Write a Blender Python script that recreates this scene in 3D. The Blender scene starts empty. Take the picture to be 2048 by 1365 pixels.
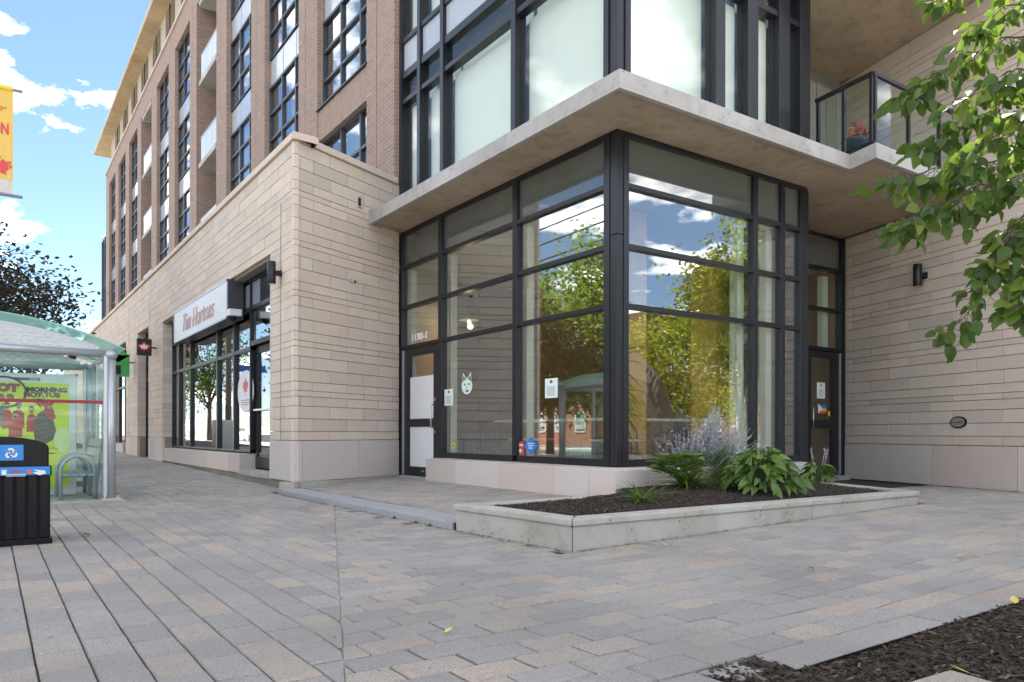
import bpy, bmesh, math, random
from mathutils import Vector, Matrix, Euler, noise as mnoise
random.seed(11)
R_ = math.radians
scene = bpy.context.scene
COL = scene.collection
# ------------------------------------------------------------------ camera
FPX, YAW, HOR, ROLL, CXP = 1511.5, R_(55.265), 867.8, R_(0.1045), 1024.0
FW = Vector((math.cos(YAW), math.sin(YAW), 0)); RT = Vector((math.sin(YAW), -math.cos(YAW), 0)); UP = Vector((0, 0, 1))
R2 = RT * math.cos(ROLL) + UP * math.sin(ROLL); U2 = UP * math.cos(ROLL) - RT * math.sin(ROLL)
CAM = Vector((-5.686, -6.182, 0.69))
cd = bpy.data.cameras.new('camera'); cam = bpy.data.objects.new('camera', cd); COL.objects.link(cam)
cam.matrix_world = Matrix(((R2.x, U2.x, -FW.x, CAM.x), (R2.y, U2.y, -FW.y, CAM.y), (R2.z, U2.z, -FW.z, CAM.z), (0, 0, 0, 1)))
cd.sensor_width = 36; cd.lens = FPX / 2048 * 36; cd.shift_y = (HOR - 682.5) / 2048; cd.clip_start = 0.05; cd.clip_end = 2000
scene.camera = cam
# ------------------------------------------------------------------ sky and sun
SUN_DIR = Vector((0.766, 0.643, 0.0)).normalized(); SUN_EL = R_(60)
w = bpy.data.worlds.new('World'); scene.world = w; w.use_nodes = True
nt = w.node_tree; nd = nt.nodes; lk = nt.links; nd.clear()
out = nd.new('ShaderNodeOutputWorld'); bg = nd.new('ShaderNodeBackground'); lk.new(bg.outputs[0], out.inputs[0])
sky = nd.new('ShaderNodeTexSky'); sky.sky_type = 'NISHITA'; sky.sun_disc = False
sky.sun_elevation = SUN_EL; sky.sun_rotation = math.atan2(SUN_DIR.x, SUN_DIR.y); sky.altitude = 1500; sky.air_density = 1.0; sky.dust_density = 0.25; sky.ozone_density = 2.2
tc = nd.new('ShaderNodeTexCoord'); sep = nd.new('ShaderNodeSeparateXYZ'); lk.new(tc.outputs['Generated'], sep.inputs[0])
def wmath(op, a, b=None):
    n = nd.new('ShaderNodeMath'); n.operation = op
    for i, v in ((0, a), (1, b)):
        if v is None: continue
        if isinstance(v, (int, float)): n.inputs[i].default_value = v
        else: lk.new(v, n.inputs[i])
    return n.outputs[0]
zz = wmath('ADD', wmath('MAXIMUM', sep.outputs[2], 0.0), 0.22)
cb = nd.new('ShaderNodeCombineXYZ'); lk.new(wmath('DIVIDE', sep.outputs[0], zz), cb.inputs[0]); lk.new(wmath('DIVIDE', sep.outputs[1], zz), cb.inputs[1])
mp = nd.new('ShaderNodeMapping'); mp.inputs['Location'].default_value = (7.9, 2.35, 1.7); lk.new(cb.outputs[0], mp.inputs[0])
nz = nd.new('ShaderNodeTexNoise'); nz.inputs['Scale'].default_value = 3.4; nz.inputs['Detail'].default_value = 9; nz.inputs['Roughness'].default_value = 0.56; lk.new(mp.outputs[0], nz.inputs['Vector'])
cr = nd.new('ShaderNodeValToRGB'); cr.color_ramp.elements[0].position = 0.515; cr.color_ramp.elements[0].color = (0, 0, 0, 1); cr.color_ramp.elements[1].position = 0.69; cr.color_ramp.elements[1].color = (1, 1, 1, 1); lk.new(nz.outputs[0], cr.inputs[0])
mx = nd.new('ShaderNodeMixRGB'); lk.new(cr.outputs[0], mx.inputs[0]); lk.new(sky.outputs[0], mx.inputs[1]); mx.inputs[2].default_value = (34, 32.6, 31, 1)
lk.new(mx.outputs[0], bg.inputs[0]); bg.inputs[1].default_value = 0.062
sd = bpy.data.lights.new('sun', 'SUN'); sd.energy = 5.0; sd.angle = R_(0.53); sd.color = (1, 0.93, 0.82)
so = bpy.data.objects.new('sun', sd); COL.objects.link(so)
so.rotation_euler = (-(SUN_DIR * math.cos(SUN_EL) + UP * math.sin(SUN_EL))).to_track_quat('-Z', 'Y').to_euler()
so.location = (20, 20, 40)
scene.render.engine = 'CYCLES'
scene.view_settings.view_transform = 'Standard'; scene.view_settings.look = 'None'; scene.view_settings.gamma = 1; scene.view_settings.use_curve_mapping = False
scene.view_settings.exposure = 2.1
scene.cycles.max_bounces = 7; scene.cycles.transparent_max_bounces = 12; scene.cycles.diffuse_bounces = 4; scene.cycles.glossy_bounces = 4
scene.cycles.use_denoising = True
# ------------------------------------------------------------------ pixel helpers (2048-wide photo pixels onto a known plane of the place)
def ray(x, y): return FW + R2 * ((x - CXP) / FPX) - U2 * ((y - HOR) / FPX)
def hit(x, y, p, n):
    d = ray(x, y); n = Vector(n); return CAM + d * ((Vector(p) - CAM).dot(n) / d.dot(n))
def onX(x, y, v): return hit(x, y, (v, 0, 0), (1, 0, 0))
def onY(x, y, v): return hit(x, y, (0, v, 0), (0, 1, 0))
def onZ(x, y, v): return hit(x, y, (0, 0, v), (0, 0, 1))
def proj(P):
    d = Vector(P) - CAM; z = d.dot(FW)
    return (CXP + FPX * d.dot(R2) / z, HOR - FPX * d.dot(U2) / z, z)
def camp(r, d, z): return CAM + RT * r + FW * d + Vector((0, 0, z - CAM.z))
def parea(pts):
    q = [proj(p) for p in pts]
    if any(c[2] < 0.2 for c in q): return 0
    cx = sum(c[0] for c in q) / len(q); cy = sum(c[1] for c in q) / len(q)
    if not (-60 < cx < 2110 and -60 < cy < 1430): return 0
    a = 0
    for i in range(len(q)):
        j = (i + 1) % len(q); a += q[i][0] * q[j][1] - q[j][0] * q[i][1]
    return abs(a) / 2
# ------------------------------------------------------------------ mesh builder
class MB:
    def __init__(s): s.v = []; s.f = []
    def add(s, V, F):
        o = len(s.v); s.v += [tuple(p) for p in V]; s.f += [tuple(i + o for i in t) for t in F]; return s
    def box(s, x0, y0, z0, x1, y1, z1):
        return s.add([(x0, y0, z0), (x1, y0, z0), (x1, y1, z0), (x0, y1, z0), (x0, y0, z1), (x1, y0, z1), (x1, y1, z1), (x0, y1, z1)],
                     [(0, 3, 2, 1), (4, 5, 6, 7), (0, 1, 5, 4), (1, 2, 6, 5), (2, 3, 7, 6), (3, 0, 4, 7)])
    def obox(s, o, a, b, c):      # origin corner, three edge vectors
        o, a, b, c = Vector(o), Vector(a), Vector(b), Vector(c)
        V = [o, o + a, o + a + b, o + b, o + c, o + a + c, o + a + b + c, o + b + c]
        F = [(0, 3, 2, 1), (4, 5, 6, 7), (0, 1, 5, 4), (1, 2, 6, 5), (2, 3, 7, 6), (3, 0, 4, 7)]
        if a.cross(b).dot(c) < 0: F = [t[::-1] for t in F]
        return s.add(V, F)
    def prism(s, poly, z0, z1):   # poly CCW list of (x,y); z may be float or function
        n = len(poly); area = sum(poly[i][0] * poly[(i + 1) % n][1] - poly[(i + 1) % n][0] * poly[i][1] for i in range(n))
        if area < 0: poly = poly[::-1]
        g0 = z0 if callable(z0) else (lambda x, y: z0); g1 = z1 if callable(z1) else (lambda x, y: z1)
        V = [(x, y, g0(x, y)) for x, y in poly] + [(x, y, g1(x, y)) for x, y in poly]
        F = [tuple(range(n))[::-1], tuple(range(n, 2 * n))] + [(i, (i + 1) % n, n + (i + 1) % n, n + i) for i in range(n)]
        return s.add(V, F)
    def tube(s, path, rad, n=8, caps=True):
        path = [Vector(p) for p in path]; m = len(path); V = []; F = []
        rad = rad if isinstance(rad, (list, tuple)) else [rad] * m
        t0 = (path[1] - path[0]).normalized(); ref = Vector((0, 0, 1)) if abs(t0.z) < 0.9 else Vector((1, 0, 0))
        u = t0.cross(ref).normalized()
        for i, p in enumerate(path):
            t = (path[min(i + 1, m - 1)] - path[max(i - 1, 0)]).normalized()
            u = (u - t * u.dot(t)).normalized(); vv = t.cross(u)
            V += [p + (u * math.cos(k * 2 * math.pi / n) + vv * math.sin(k * 2 * math.pi / n)) * rad[i] for k in range(n)]
        for i in range(m - 1):
            for k in range(n):
                F.append((i * n + k, i * n + (k + 1) % n, (i + 1) * n + (k + 1) % n, (i + 1) * n + k))
        if caps: F += [tuple(range(n))[::-1], tuple(range((m - 1) * n, m * n))]
        return s.add(V, F)
    def lathe(s, prof, c, n=20):  # prof list of (r,z)
        V = []; F = []; m = len(prof)
        for r, z in prof: V += [(c[0] + r * math.cos(k * 2 * math.pi / n), c[1] + r * math.sin(k * 2 * math.pi / n), c[2] + z) for k in range(n)]
        for i in range(m - 1):
            for k in range(n): F.append((i * n + k, i * n + (k + 1) % n, (i + 1) * n + (k + 1) % n, (i + 1) * n + k))
        F += [tuple(range(n))[::-1], tuple(range((m - 1) * n, m * n))]
        return s.add(V, F)
    def quad(s, a, b, c, d): return s.add([a, b, c, d], [(0, 1, 2, 3)])
    def mesh(s, name, m, smooth=False):
        me = bpy.data.meshes.new(name); me.from_pydata(s.v, [], s.f); me.update()
        if m: me.materials.append(m)
        if smooth: me.polygons.foreach_set('use_smooth', [True] * len(me.polygons))
        return me
    def build(s, name, m, parent=None, smooth=False, bevel=0, **tags):
        return link(name, s.mesh(name, m, smooth), parent, bevel, **tags)
def link(name, me, parent=None, bevel=0, loc=None, mw=None, **tags):
    o = bpy.data.objects.new(name, me); COL.objects.link(o)
    if mw is not None: o.matrix_basis = mw
    if loc is not None: o.location = loc
    if parent is not None:
        o.parent = parent; o.matrix_parent_inverse = parent.matrix_basis.inverted()
    if bevel:
        b = o.modifiers.new('bevel', 'BEVEL'); b.width = bevel; b.segments = 2; b.limit_method = 'ANGLE'; b.angle_limit = R_(40)
    for k, v in tags.items(): o[k] = v
    return o
def part(name, loc, parent):       # an Empty that groups the pieces of one part
    o = bpy.data.objects.new(name, None); COL.objects.link(o); o.location = loc; o.empty_display_size = 0.05
    o.parent = parent; o.matrix_parent_inverse = parent.matrix_basis.inverted(); return o
def thing(name, loc, label, category, group=None):
    o = bpy.data.objects.new(name, None); COL.objects.link(o); o.location = loc; o.empty_display_size = 0.1
    o['label'] = label; o['category'] = category
    if group: o['group'] = group
    return o
# ------------------------------------------------------------------ materials
def hexc(r, g, b): return tuple(((c / 255) / 12.92 if c / 255 <= 0.04045 else ((c / 255 + 0.055) / 1.055) ** 2.4) for c in (r, g, b))
class Mat:
    def __init__(s, name):
        s.m = bpy.data.materials.new(name); s.m.use_nodes = True; s.t = s.m.node_tree; s.n = s.t.nodes; s.l = s.t.links
        s.p = s.n['Principled BSDF']; s.pos = s.n.new('ShaderNodeNewGeometry')
    def node(s, t, **kw):
        n = s.n.new(t)
        for k, v in kw.items(): setattr(n, k, v)
        return n
    def con(s, a, b): s.l.new(a, b)
    def mapping(s, scale=(1, 1, 1), src=None):
        m = s.node('ShaderNodeMapping'); m.inputs['Scale'].default_value = scale; s.con(src or s.pos.outputs['Position'], m.inputs[0]); return m.outputs[0]
    def noise(s, scale, detail=4, rough=0.55, stretch=(1, 1, 1), src=None):
        n = s.node('ShaderNodeTexNoise'); n.inputs['Scale'].default_value = scale; n.inputs['Detail'].default_value = detail; n.inputs['Roughness'].default_value = rough
        s.con(s.mapping(stretch, src), n.inputs['Vector']); return n.outputs[0]
    def ramp(s, fac, stops):
        r = s.node('ShaderNodeValToRGB'); e = r.color_ramp.elements
        while len(e) < len(stops): e.new(0.5)
        for i, (p, c) in enumerate(stops): e[i].position = p; e[i].color = (*c, 1) if len(c) == 3 else c
        s.con(fac, r.inputs[0]); return r.outputs[0]
    def mix(s, fac, a, b, blend='MIX'):
        m = s.node('ShaderNodeMixRGB', blend_type=blend)
        for i, v in ((0, fac), (1, a), (2, b)):
            if isinstance(v, (int, float)): m.inputs[i].default_value = v
            elif isinstance(v, tuple): m.inputs[i].default_value = (*v, 1)
            else: s.con(v, m.inputs[i])
        return m.outputs[0]
    def math(s, op, a, b=0.0, clamp=False):
        m = s.node('ShaderNodeMath', operation=op); m.use_clamp = clamp
        for i, v in ((0, a), (1, b)):
            if isinstance(v, (int, float)): m.inputs[i].default_value = v
            else: s.con(v, m.inputs[i])
        return m.outputs[0]
    def rand(s):      # one number per piece: object random + island random
        oi = s.node('ShaderNodeObjectInfo'); return s.math('FRACT', s.math('ADD', oi.outputs['Random'], s.pos.outputs['Random Per Island']))
    def bump(s, h, strength=0.3, dist=0.01):
        b = s.node('ShaderNodeBump'); b.inputs['Strength'].default_value = strength; b.inputs['Distance'].default_value = dist
        s.con(h, b.inputs['Height']); s.con(b.outputs[0], s.p.inputs['Normal'])
    def color(s, c):
        if isinstance(c, tuple): s.p.inputs['Base Color'].default_value = (*c, 1)
        else: s.con(c, s.p.inputs['Base Color'])
    def rough(s, r):
        if isinstance(r, (int, float)): s.p.inputs['Roughness'].default_value = r
        else: s.con(r, s.p.inputs['Roughness'])
MC = {}
def plain(name, c, rough=0.5, metal=0.0, var=0.12, scale=6.0, bump=0.0, spec=0.5):
    if name in MC: return MC[name]
    k = Mat(name); n = k.noise(scale, 5)
    k.color(k.mix(n, tuple(x * (1 - var) for x in c), tuple(min(1, x * (1 + var)) for x in c)))
    k.rough(k.math('ADD', k.math('MULTIPLY', k.noise(scale * 3, 3), 0.16), rough - 0.08)); k.p.inputs['Metallic'].default_value = metal; k.p.inputs['Specular IOR Level'].default_value = spec
    if bump: k.bump(k.noise(scale * 12, 4), bump, 0.004)
    MC[name] = k.m; return k.m
def mat_stone(name, c, streak=0.35):
    k = Mat(name); r = k.rand()
    base = k.ramp(r, [(0.0, tuple(x * 0.84 for x in c)), (0.35, c), (0.7, tuple(x * y for x, y in zip(c, (1.06, 1.03, 0.99)))), (1.0, tuple(x * y for x, y in zip(c, (0.96, 0.90, 0.85))))])
    st = k.noise(3.0, 5, 0.6, (4, 4, 0.8)); big = k.noise(0.9, 4)
    cl = k.mix(k.math('MULTIPLY', st, streak), base, tuple(x * y for x, y in zip(c, (0.62, 0.56, 0.50))))
    cl = k.mix(k.math('MULTIPLY', k.ramp(big, [(0.45, (0, 0, 0)), (0.75, (1, 1, 1))]), 0.35), cl, tuple(x * y for x, y in zip(c, (0.80, 0.74, 0.70))))
    fine = k.noise(160, 3); cl = k.mix(k.math('MULTIPLY', fine, 0.16), cl, tuple(x * 0.5 for x in c))
    k.color(cl); k.rough(0.82); k.bump(k.noise(70, 5), 0.25, 0.004); return k.m
def mat_concrete(name, c, pits=0.5, stain=(0.5, 0.44, 0.36)):
    k = Mat(name); big = k.noise(1.1, 6, 0.6); md = k.noise(6, 5)
    cl = k.mix(k.ramp(big, [(0.35, (0, 0, 0)), (0.72, (1, 1, 1))]), c, tuple(x * y for x, y in zip(c, (0.74, 0.71, 0.66))))
    cl = k.mix(k.math('MULTIPLY', k.ramp(md, [(0.5, (0, 0, 0)), (0.8, (1, 1, 1))]), 0.5), cl, tuple(x * y for x, y in zip(c, stain)))
    vo = k.node('ShaderNodeTexVoronoi'); vo.inputs['Scale'].default_value = 20; k.con(k.pos.outputs['Position'], vo.inputs['Vector'])
    pit = k.ramp(vo.outputs['Distance'], [(0.13, (1, 1, 1)), (0.24, (0, 0, 0))]); gate = k.ramp(k.noise(3.0, 3), [(0.5, (0, 0, 0)), (0.58, (1, 1, 1))])
    pm = k.math('MULTIPLY', k.math('MULTIPLY', pit, gate), pits)
    cl = k.mix(pm, cl, tuple(x * 0.25 for x in c)); k.color(cl); k.rough(0.85)
    k.bump(k.math('SUBTRACT', k.noise(60, 5), pm), 0.3, 0.006); return k.m
def mat_brick(name, bw, bh, vertical=False):
    k = Mat(name); sp = k.node('ShaderNodeSeparateXYZ'); k.con(k.pos.outputs['Position'], sp.inputs[0])
    h = k.math('ADD', sp.outputs[0], sp.outputs[1]); cb = k.node('ShaderNodeCombineXYZ')
    k.con(sp.outputs[2] if vertical else h, cb.inputs[0]); k.con(h if vertical else sp.outputs[2], cb.inputs[1])
    b = k.node('ShaderNodeTexBrick'); k.con(cb.outputs[0], b.inputs['Vector']); b.inputs['Scale'].default_value = 1; b.inputs['Brick Width'].default_value = bw; b.inputs['Row Height'].default_value = bh
    b.inputs['Mortar Size'].default_value = 0.006; b.inputs['Mortar Smooth'].default_value = 0.2; b.inputs['Bias'].default_value = 0
    b.inputs['Color1'].default_value = (0.25, 0.157, 0.122, 1); b.inputs['Color2'].default_value = (0.335, 0.222, 0.176, 1); b.inputs['Mortar'].default_value = (0.42, 0.36, 0.31, 1)
    n = k.noise(1.3, 5); k.color(k.mix(k.math('MULTIPLY', n, 0.4), b.outputs['Color'], (0.37, 0.285, 0.24))); k.rough(0.85)
    k.bump(k.math('SUBTRACT', k.math('MULTIPLY', k.noise(90, 3), 0.3), b.outputs['Fac']), 0.5, 0.006); return k.m
def mat_paver(name):
    k = Mat(name); r = k.rand()
    base = k.ramp(r, [(0.0, (0.285, 0.263, 0.235)), (0.2, (0.34, 0.313, 0.277)), (0.45, (0.38, 0.348, 0.305)), (0.7, (0.41, 0.373, 0.323)), (0.76, (0.485, 0.385, 0.285)), (0.9, (0.52, 0.415, 0.31)), (1.0, (0.49, 0.362, 0.28))])
    r2 = k.math('FRACT', k.math('MULTIPLY', r, 7.31)); base = k.mix(k.math('MULTIPLY', r2, 0.35), base, (0.37, 0.336, 0.295))
    g = k.noise(170, 2, 0.8); cl = k.mix(k.ramp(g, [(0.40, (0.75, 0.75, 0.75)), (0.52, (0, 0, 0))]), base, (0.13, 0.125, 0.12))
    g3 = k.noise(230, 2, 0.8, (1, 1.1, 1)); cl = k.mix(k.ramp(g3, [(0.53, (0, 0, 0)), (0.66, (0.7, 0.7, 0.7))]), cl, (0.56, 0.535, 0.50))
    g2 = k.noise(28, 5, 0.65); cl = k.mix(k.math('MULTIPLY', k.ramp(g2, [(0.4, (0, 0, 0)), (0.7, (1, 1, 1))]), 0.3), cl, (0.25, 0.235, 0.215))
    big = k.noise(0.75, 5, 0.62); cl = k.mix(k.math('MULTIPLY', k.ramp(big, [(0.44, (0, 0, 0)), (0.68, (1, 1, 1))]), 0.42), cl, (0.20, 0.18, 0.155))
    sp = k.noise(6.5, 2); cl = k.mix(k.ramp(sp, [(0.735, (0, 0, 0)), (0.755, (0.85, 0.85, 0.85))]), cl, (0.06, 0.057, 0.052))
    st = k.noise(2.2, 6, 0.7); cl = k.mix(k.ramp(st, [(0.66, (0, 0, 0)), (0.76, (0.45, 0.45, 0.45))]), cl, (0.17, 0.14, 0.11))
    k.color(cl); k.rough(0.88); k.bump(k.math('ADD', g, k.noise(60, 4)), 0.5, 0.004); return k.m
def mat_glass(name, base=0.20, tint=(0.78, 0.86, 0.82), gain=1.0, wave=0.0006):
    k = Mat(name); k.n.remove(k.p); o = k.n['Material Output']
    tr = k.node('ShaderNodeBsdfTransparent'); tr.inputs[0].default_value = (*tint, 1); gl = k.node('ShaderNodeBsdfGlossy'); gl.inputs['Roughness'].default_value = 0.0; gl.inputs[0].default_value = (0.94, 0.97, 1, 1)
    lw = k.node('ShaderNodeLayerWeight'); lw.inputs[0].default_value = 0.5
    if wave:
        b = k.node('ShaderNodeBump'); b.inputs['Strength'].default_value = 0.25; b.inputs['Distance'].default_value = wave; k.con(k.noise(0.9, 2), b.inputs['Height']); k.con(b.outputs[0], gl.inputs['Normal'])
    f = k.math('ADD', k.math('MULTIPLY', k.math('POWER', lw.outputs['Facing'], 4.0), gain), base, True); mx = k.node('ShaderNodeMixShader'); k.con(f, mx.inputs[0]); k.con(tr.outputs[0], mx.inputs[1]); k.con(gl.outputs[0], mx.inputs[2]); k.con(mx.outputs[0], o.inputs[0]); return k.m
def mat_leaf(name, stops, trans=0.35, rough=0.45, veins=True):
    k = Mat(name); r = k.rand(); cl = k.ramp(r, stops); n = k.noise(30, 3); cl = k.mix(k.math('MULTIPLY', n, 0.3), cl, tuple(x * 0.6 for x in stops[0][1]))
    k.color(cl); k.rough(rough); k.p.inputs['Specular IOR Level'].default_value = 0.35
    tl = k.node('ShaderNodeBsdfTranslucent'); tc_ = k.mix(0.5, cl, (0.30, 0.46, 0.05)); k.con(tc_, tl.inputs[0]); mx = k.node('ShaderNodeMixShader'); mx.inputs[0].default_value = trans
    o = k.n['Material Output']; k.con(k.p.outputs[0], mx.inputs[1]); k.con(tl.outputs[0], mx.inputs[2]); k.con(mx.outputs[0], o.inputs[0]); return k.m
STONE = mat_stone('limestone', (0.735, 0.635, 0.545)); STONE_B = mat_stone('limestone_base', (0.69, 0.61, 0.56), 0.25); STONE_R = STONE
MORTAR = plain('mortar', (0.30, 0.255, 0.21), 0.9)
CONC = mat_concrete('concrete', (0.47, 0.455, 0.445), 0.8); SOFFIT = mat_concrete('soffit_concrete', (0.50, 0.405, 0.295), 0.25, (0.36, 0.32, 0.27)); PLANTC = mat_concrete('planter_concrete', (0.48, 0.452, 0.405), 0.85, (0.42, 0.38, 0.31)); KERBC = plain('granite', (0.34, 0.335, 0.335), 0.8, 0, 0.45, 90, 0.4)  # soffit_concrete: warm ground bounce put into its brown base; blotches are stains
BRICK = mat_brick('brick', 0.21, 0.068); BRICK_S = mat_brick('brick_soldier', 0.21, 0.068, True)
PAVER = mat_paver('paver'); JOINT = plain('joint_sand', (0.06, 0.055, 0.048), 0.95)
FRAME = plain('dark_aluminium', (0.018, 0.019, 0.024), 0.34, 0.25, 0.25, 3); FIN = plain('pale_inner_frame', (0.70, 0.76, 0.68), 0.6)
GLASS = mat_glass('shop_glass', 0.215, (0.95, 0.98, 0.95), 0.8); GLASS_UP = mat_glass('upper_glass', 0.028, (0.97, 0.99, 0.975), 0.35); GLASS_BAY = mat_glass('bay_glass', 0.16, (0.75, 0.8, 0.8), 0.8); GLASS_CL = mat_glass('clear_glass', 0.016, (0.93, 0.98, 0.96), 0.5, 0); GLASS_DOOR = mat_glass('door_glass', 0.07, (0.95, 0.97, 0.94), 0.7); GLASS_TH = mat_glass('street_glass', 0.28, (0.75, 0.75, 0.73), 0.7)
GLASS_ROOF = mat_glass('green_roof_glass', 0.03, (0.80, 0.95, 0.90), 0.3, 0)
def frost(m, c, fac):
    t = m.node_tree; o = t.nodes['Material Output']; src = o.inputs[0].links[0].from_socket; mx_ = t.nodes.new('ShaderNodeMixShader'); mx_.inputs[0].default_value = fac; df = t.nodes.new('ShaderNodeBsdfDiffuse'); tl = t.nodes.new('ShaderNodeBsdfTranslucent'); ad_ = t.nodes.new('ShaderNodeMixShader'); ad_.inputs[0].default_value = .6
    df.inputs[0].default_value = (*c, 1); tl.inputs[0].default_value = (*c, 1); t.links.new(df.outputs[0], ad_.inputs[1]); t.links.new(tl.outputs[0], ad_.inputs[2]); t.links.new(src, mx_.inputs[1]); t.links.new(ad_.outputs[0], mx_.inputs[2]); t.links.new(mx_.outputs[0], o.inputs[0])
frost(GLASS_ROOF, (0.55, 0.78, 0.70), 0.42)
k_ = Mat('spandrel_glass'); k_.color(k_.mix(k_.noise(1.5, 3), (0.075, 0.085, 0.078), (0.10, 0.11, 0.10))); k_.rough(0.015); k_.p.inputs['IOR'].default_value = 2.3; SPAND = k_.m; PANEL = plain('spandrel_panel', (0.42, 0.455, 0.50), 0.16, 0.0, 0.06, 2)
BLIND = plain('white_blind', (0.72, 0.745, 0.69), 0.8, 0, 0.03); DARK = plain('dark_interior', (0.03, 0.03, 0.032), 0.9); WOOD = plain('warm_wood', (0.70, 0.38, 0.13), 0.6, 0, 0.18, 4); TAN = plain('tan_wall', (0.52, 0.36, 0.21), 0.8, 0, 0.1)
STEEL = plain('brushed_steel', (0.62, 0.62, 0.63), 0.32, 0.9); SILVER = plain('silver_paint', (0.50, 0.51, 0.54), 0.38, 0.55); BLACKM = plain('black_metal', (0.012, 0.012, 0.013), 0.36, 0.2); WHITE = plain('white_vinyl', (0.80, 0.80, 0.82), 0.5, 0, 0.03); PAPER = plain('white_paper', (0.78, 0.84, 0.81), 0.7, 0, 0.03)
# ================================================================== SETTING
def lerp(a, b, t): return a + (b - a) * t
def gz(x, y):                       # height of the plaza
    t = min(1, max(0, (x + 2.3) / 4.8)); return lerp(-0.155, -0.06, t) + 0.0118 * max(0, y - 3.7)
def lz(x, y): return -0.02 + 0.027 * min(0, x)        # raised entrance landing
S_ = Vector((-2.12, 4.388, 0)); G_ = Vector((0, 5.334, 0)); WV = Vector((0.913, 0.408, 0)).normalized()
W0 = Vector((6.39, 1.22, 0)); WR = Vector((0.303, 0.953, 0)).normalized()      # far end of the right stone wall, direction away from camera
A_ = (-2.37, -0.49); B_ = (-2.28, -2.02); C_ = (2.57, -2.0); E_ = (3.0, -0.87)
MB().box(-400, -400, -0.9, 400, 400, -0.42).build('ground', plain('far_ground', (0.24, 0.23, 0.19), 0.95), kind='structure')
ASPH = plain('asphalt', (0.055, 0.055, 0.058), 0.9, 0, 0.3, 25, 0.3)
MB().box(-21, -120, -0.40, -10.6, 160, -0.275).build('road', ASPH, kind='structure')
MB().box(-27, -120, -0.40, -21, 160, -0.15).build('far_sidewalk', plain('sidewalk_concrete', (0.42, 0.41, 0.39), 0.9), kind='structure')
MB().box(-10.6, -120, -0.40, -10.3, 160, -0.15).build('street_kerb', KERBC, kind='structure')
# paving bed (joint sand) as a sheet that follows the plaza
def sheet(x0, y0, x1, y1, st, zf):
    nx = max(1, int((x1 - x0) / st)); ny = max(1, int((y1 - y0) / st)); m = MB()
    m.v = [(lerp(x0, x1, i / nx), lerp(y0, y1, j / ny), 0) for j in range(ny + 1) for i in range(nx + 1)]
    m.v = [(x, y, zf(x, y)) for x, y, _ in m.v]
    m.f = [(j * (nx + 1) + i, j * (nx + 1) + i + 1, (j + 1) * (nx + 1) + i + 1, (j + 1) * (nx + 1) + i) for j in range(ny) for i in range(nx)]
    return m
pavement = sheet(-10.3, -30, 14, 60, 0.8, lambda x, y: gz(x, y) - 0.022).build('pavement', JOINT, kind='structure')
PAVF = plain('far_paving', (0.48, 0.45, 0.405), 0.9)
for x0_, y0_, x1_, y1_ in ((-10.3, -30, 14, -8.55), (-10.3, -8.55, -8.0, 60), (6.6, -8.55, 14, -2.6)): sheet(x0_, y0_, x1_, y1_, 0.8, lambda x, y: gz(x, y) - 0.006).build('paved_area', PAVF, pavement)
# pavers: individual stones with joints. left field runs along Y, right field along X, mitred
def inpoly(x, y, P):
    c = False; n = len(P)
    for i in range(n):
        x0, y0 = P[i]; x1, y1 = P[i - 1]
        if (y0 > y) != (y1 > y) and x < (x1 - x0) * (y - y0) / (y1 - y0) + x0: c = not c
    return c
def clip_half(P, p, n):             # keep points with (q-p).n >= 0
    out_ = []
    for i in range(len(P)):
        a, b = P[i], P[(i + 1) % len(P)]
        da = (a[0] - p[0]) * n[0] + (a[1] - p[1]) * n[1]; db = (b[0] - p[0]) * n[0] + (b[1] - p[1]) * n[1]
        if da >= 0: out_.append(a)
        if da * db < 0: t = da / (da - db); out_.append((a[0] + (b[0] - a[0]) * t, a[1] + (b[1] - a[1]) * t))
    return out_
def shrink(P, d):
    cx = sum(p[0] for p in P) / len(P); cy = sum(p[1] for p in P) / len(P); o_ = []
    for x, y in P:
        l = math.hypot(x - cx, y - cy) or 1; k = max(0, 1 - d * 1.4 / l); o_.append((cx + (x - cx) * k, cy + (y - cy) * k))
    return o_
def parea2(P): return abs(sum(P[i][0] * P[(i + 1) % len(P)][1] - P[(i + 1) % len(P)][0] * P[i][1] for i in range(len(P)))) / 2
M0 = (-3.302, -0.173); M1 = (-4.689, -3.751); md_ = (M1[0] - M0[0], M1[1] - M0[1]); MN = (-md_[1], md_[0])   # mitre line and its normal (towards +X)
if MN[0] < 0: MN = (-MN[0], -MN[1])
KX = -2.36                          # kerb front line of the landing
SHOPF = -2.12
FLD = [A_, B_, C_, E_, (3.6, 0.3), (-0.2, 0.3), (-0.2, -0.49)]     # planter footprint
BEDY = -4.33
pavers = []
def visible(x, y):
    p = proj((x, y, gz(x, y))); return p[2] > 1.2 and -150 < p[0] < 2200 and p[1] < 1460
rnd = random.Random(5)
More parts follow.
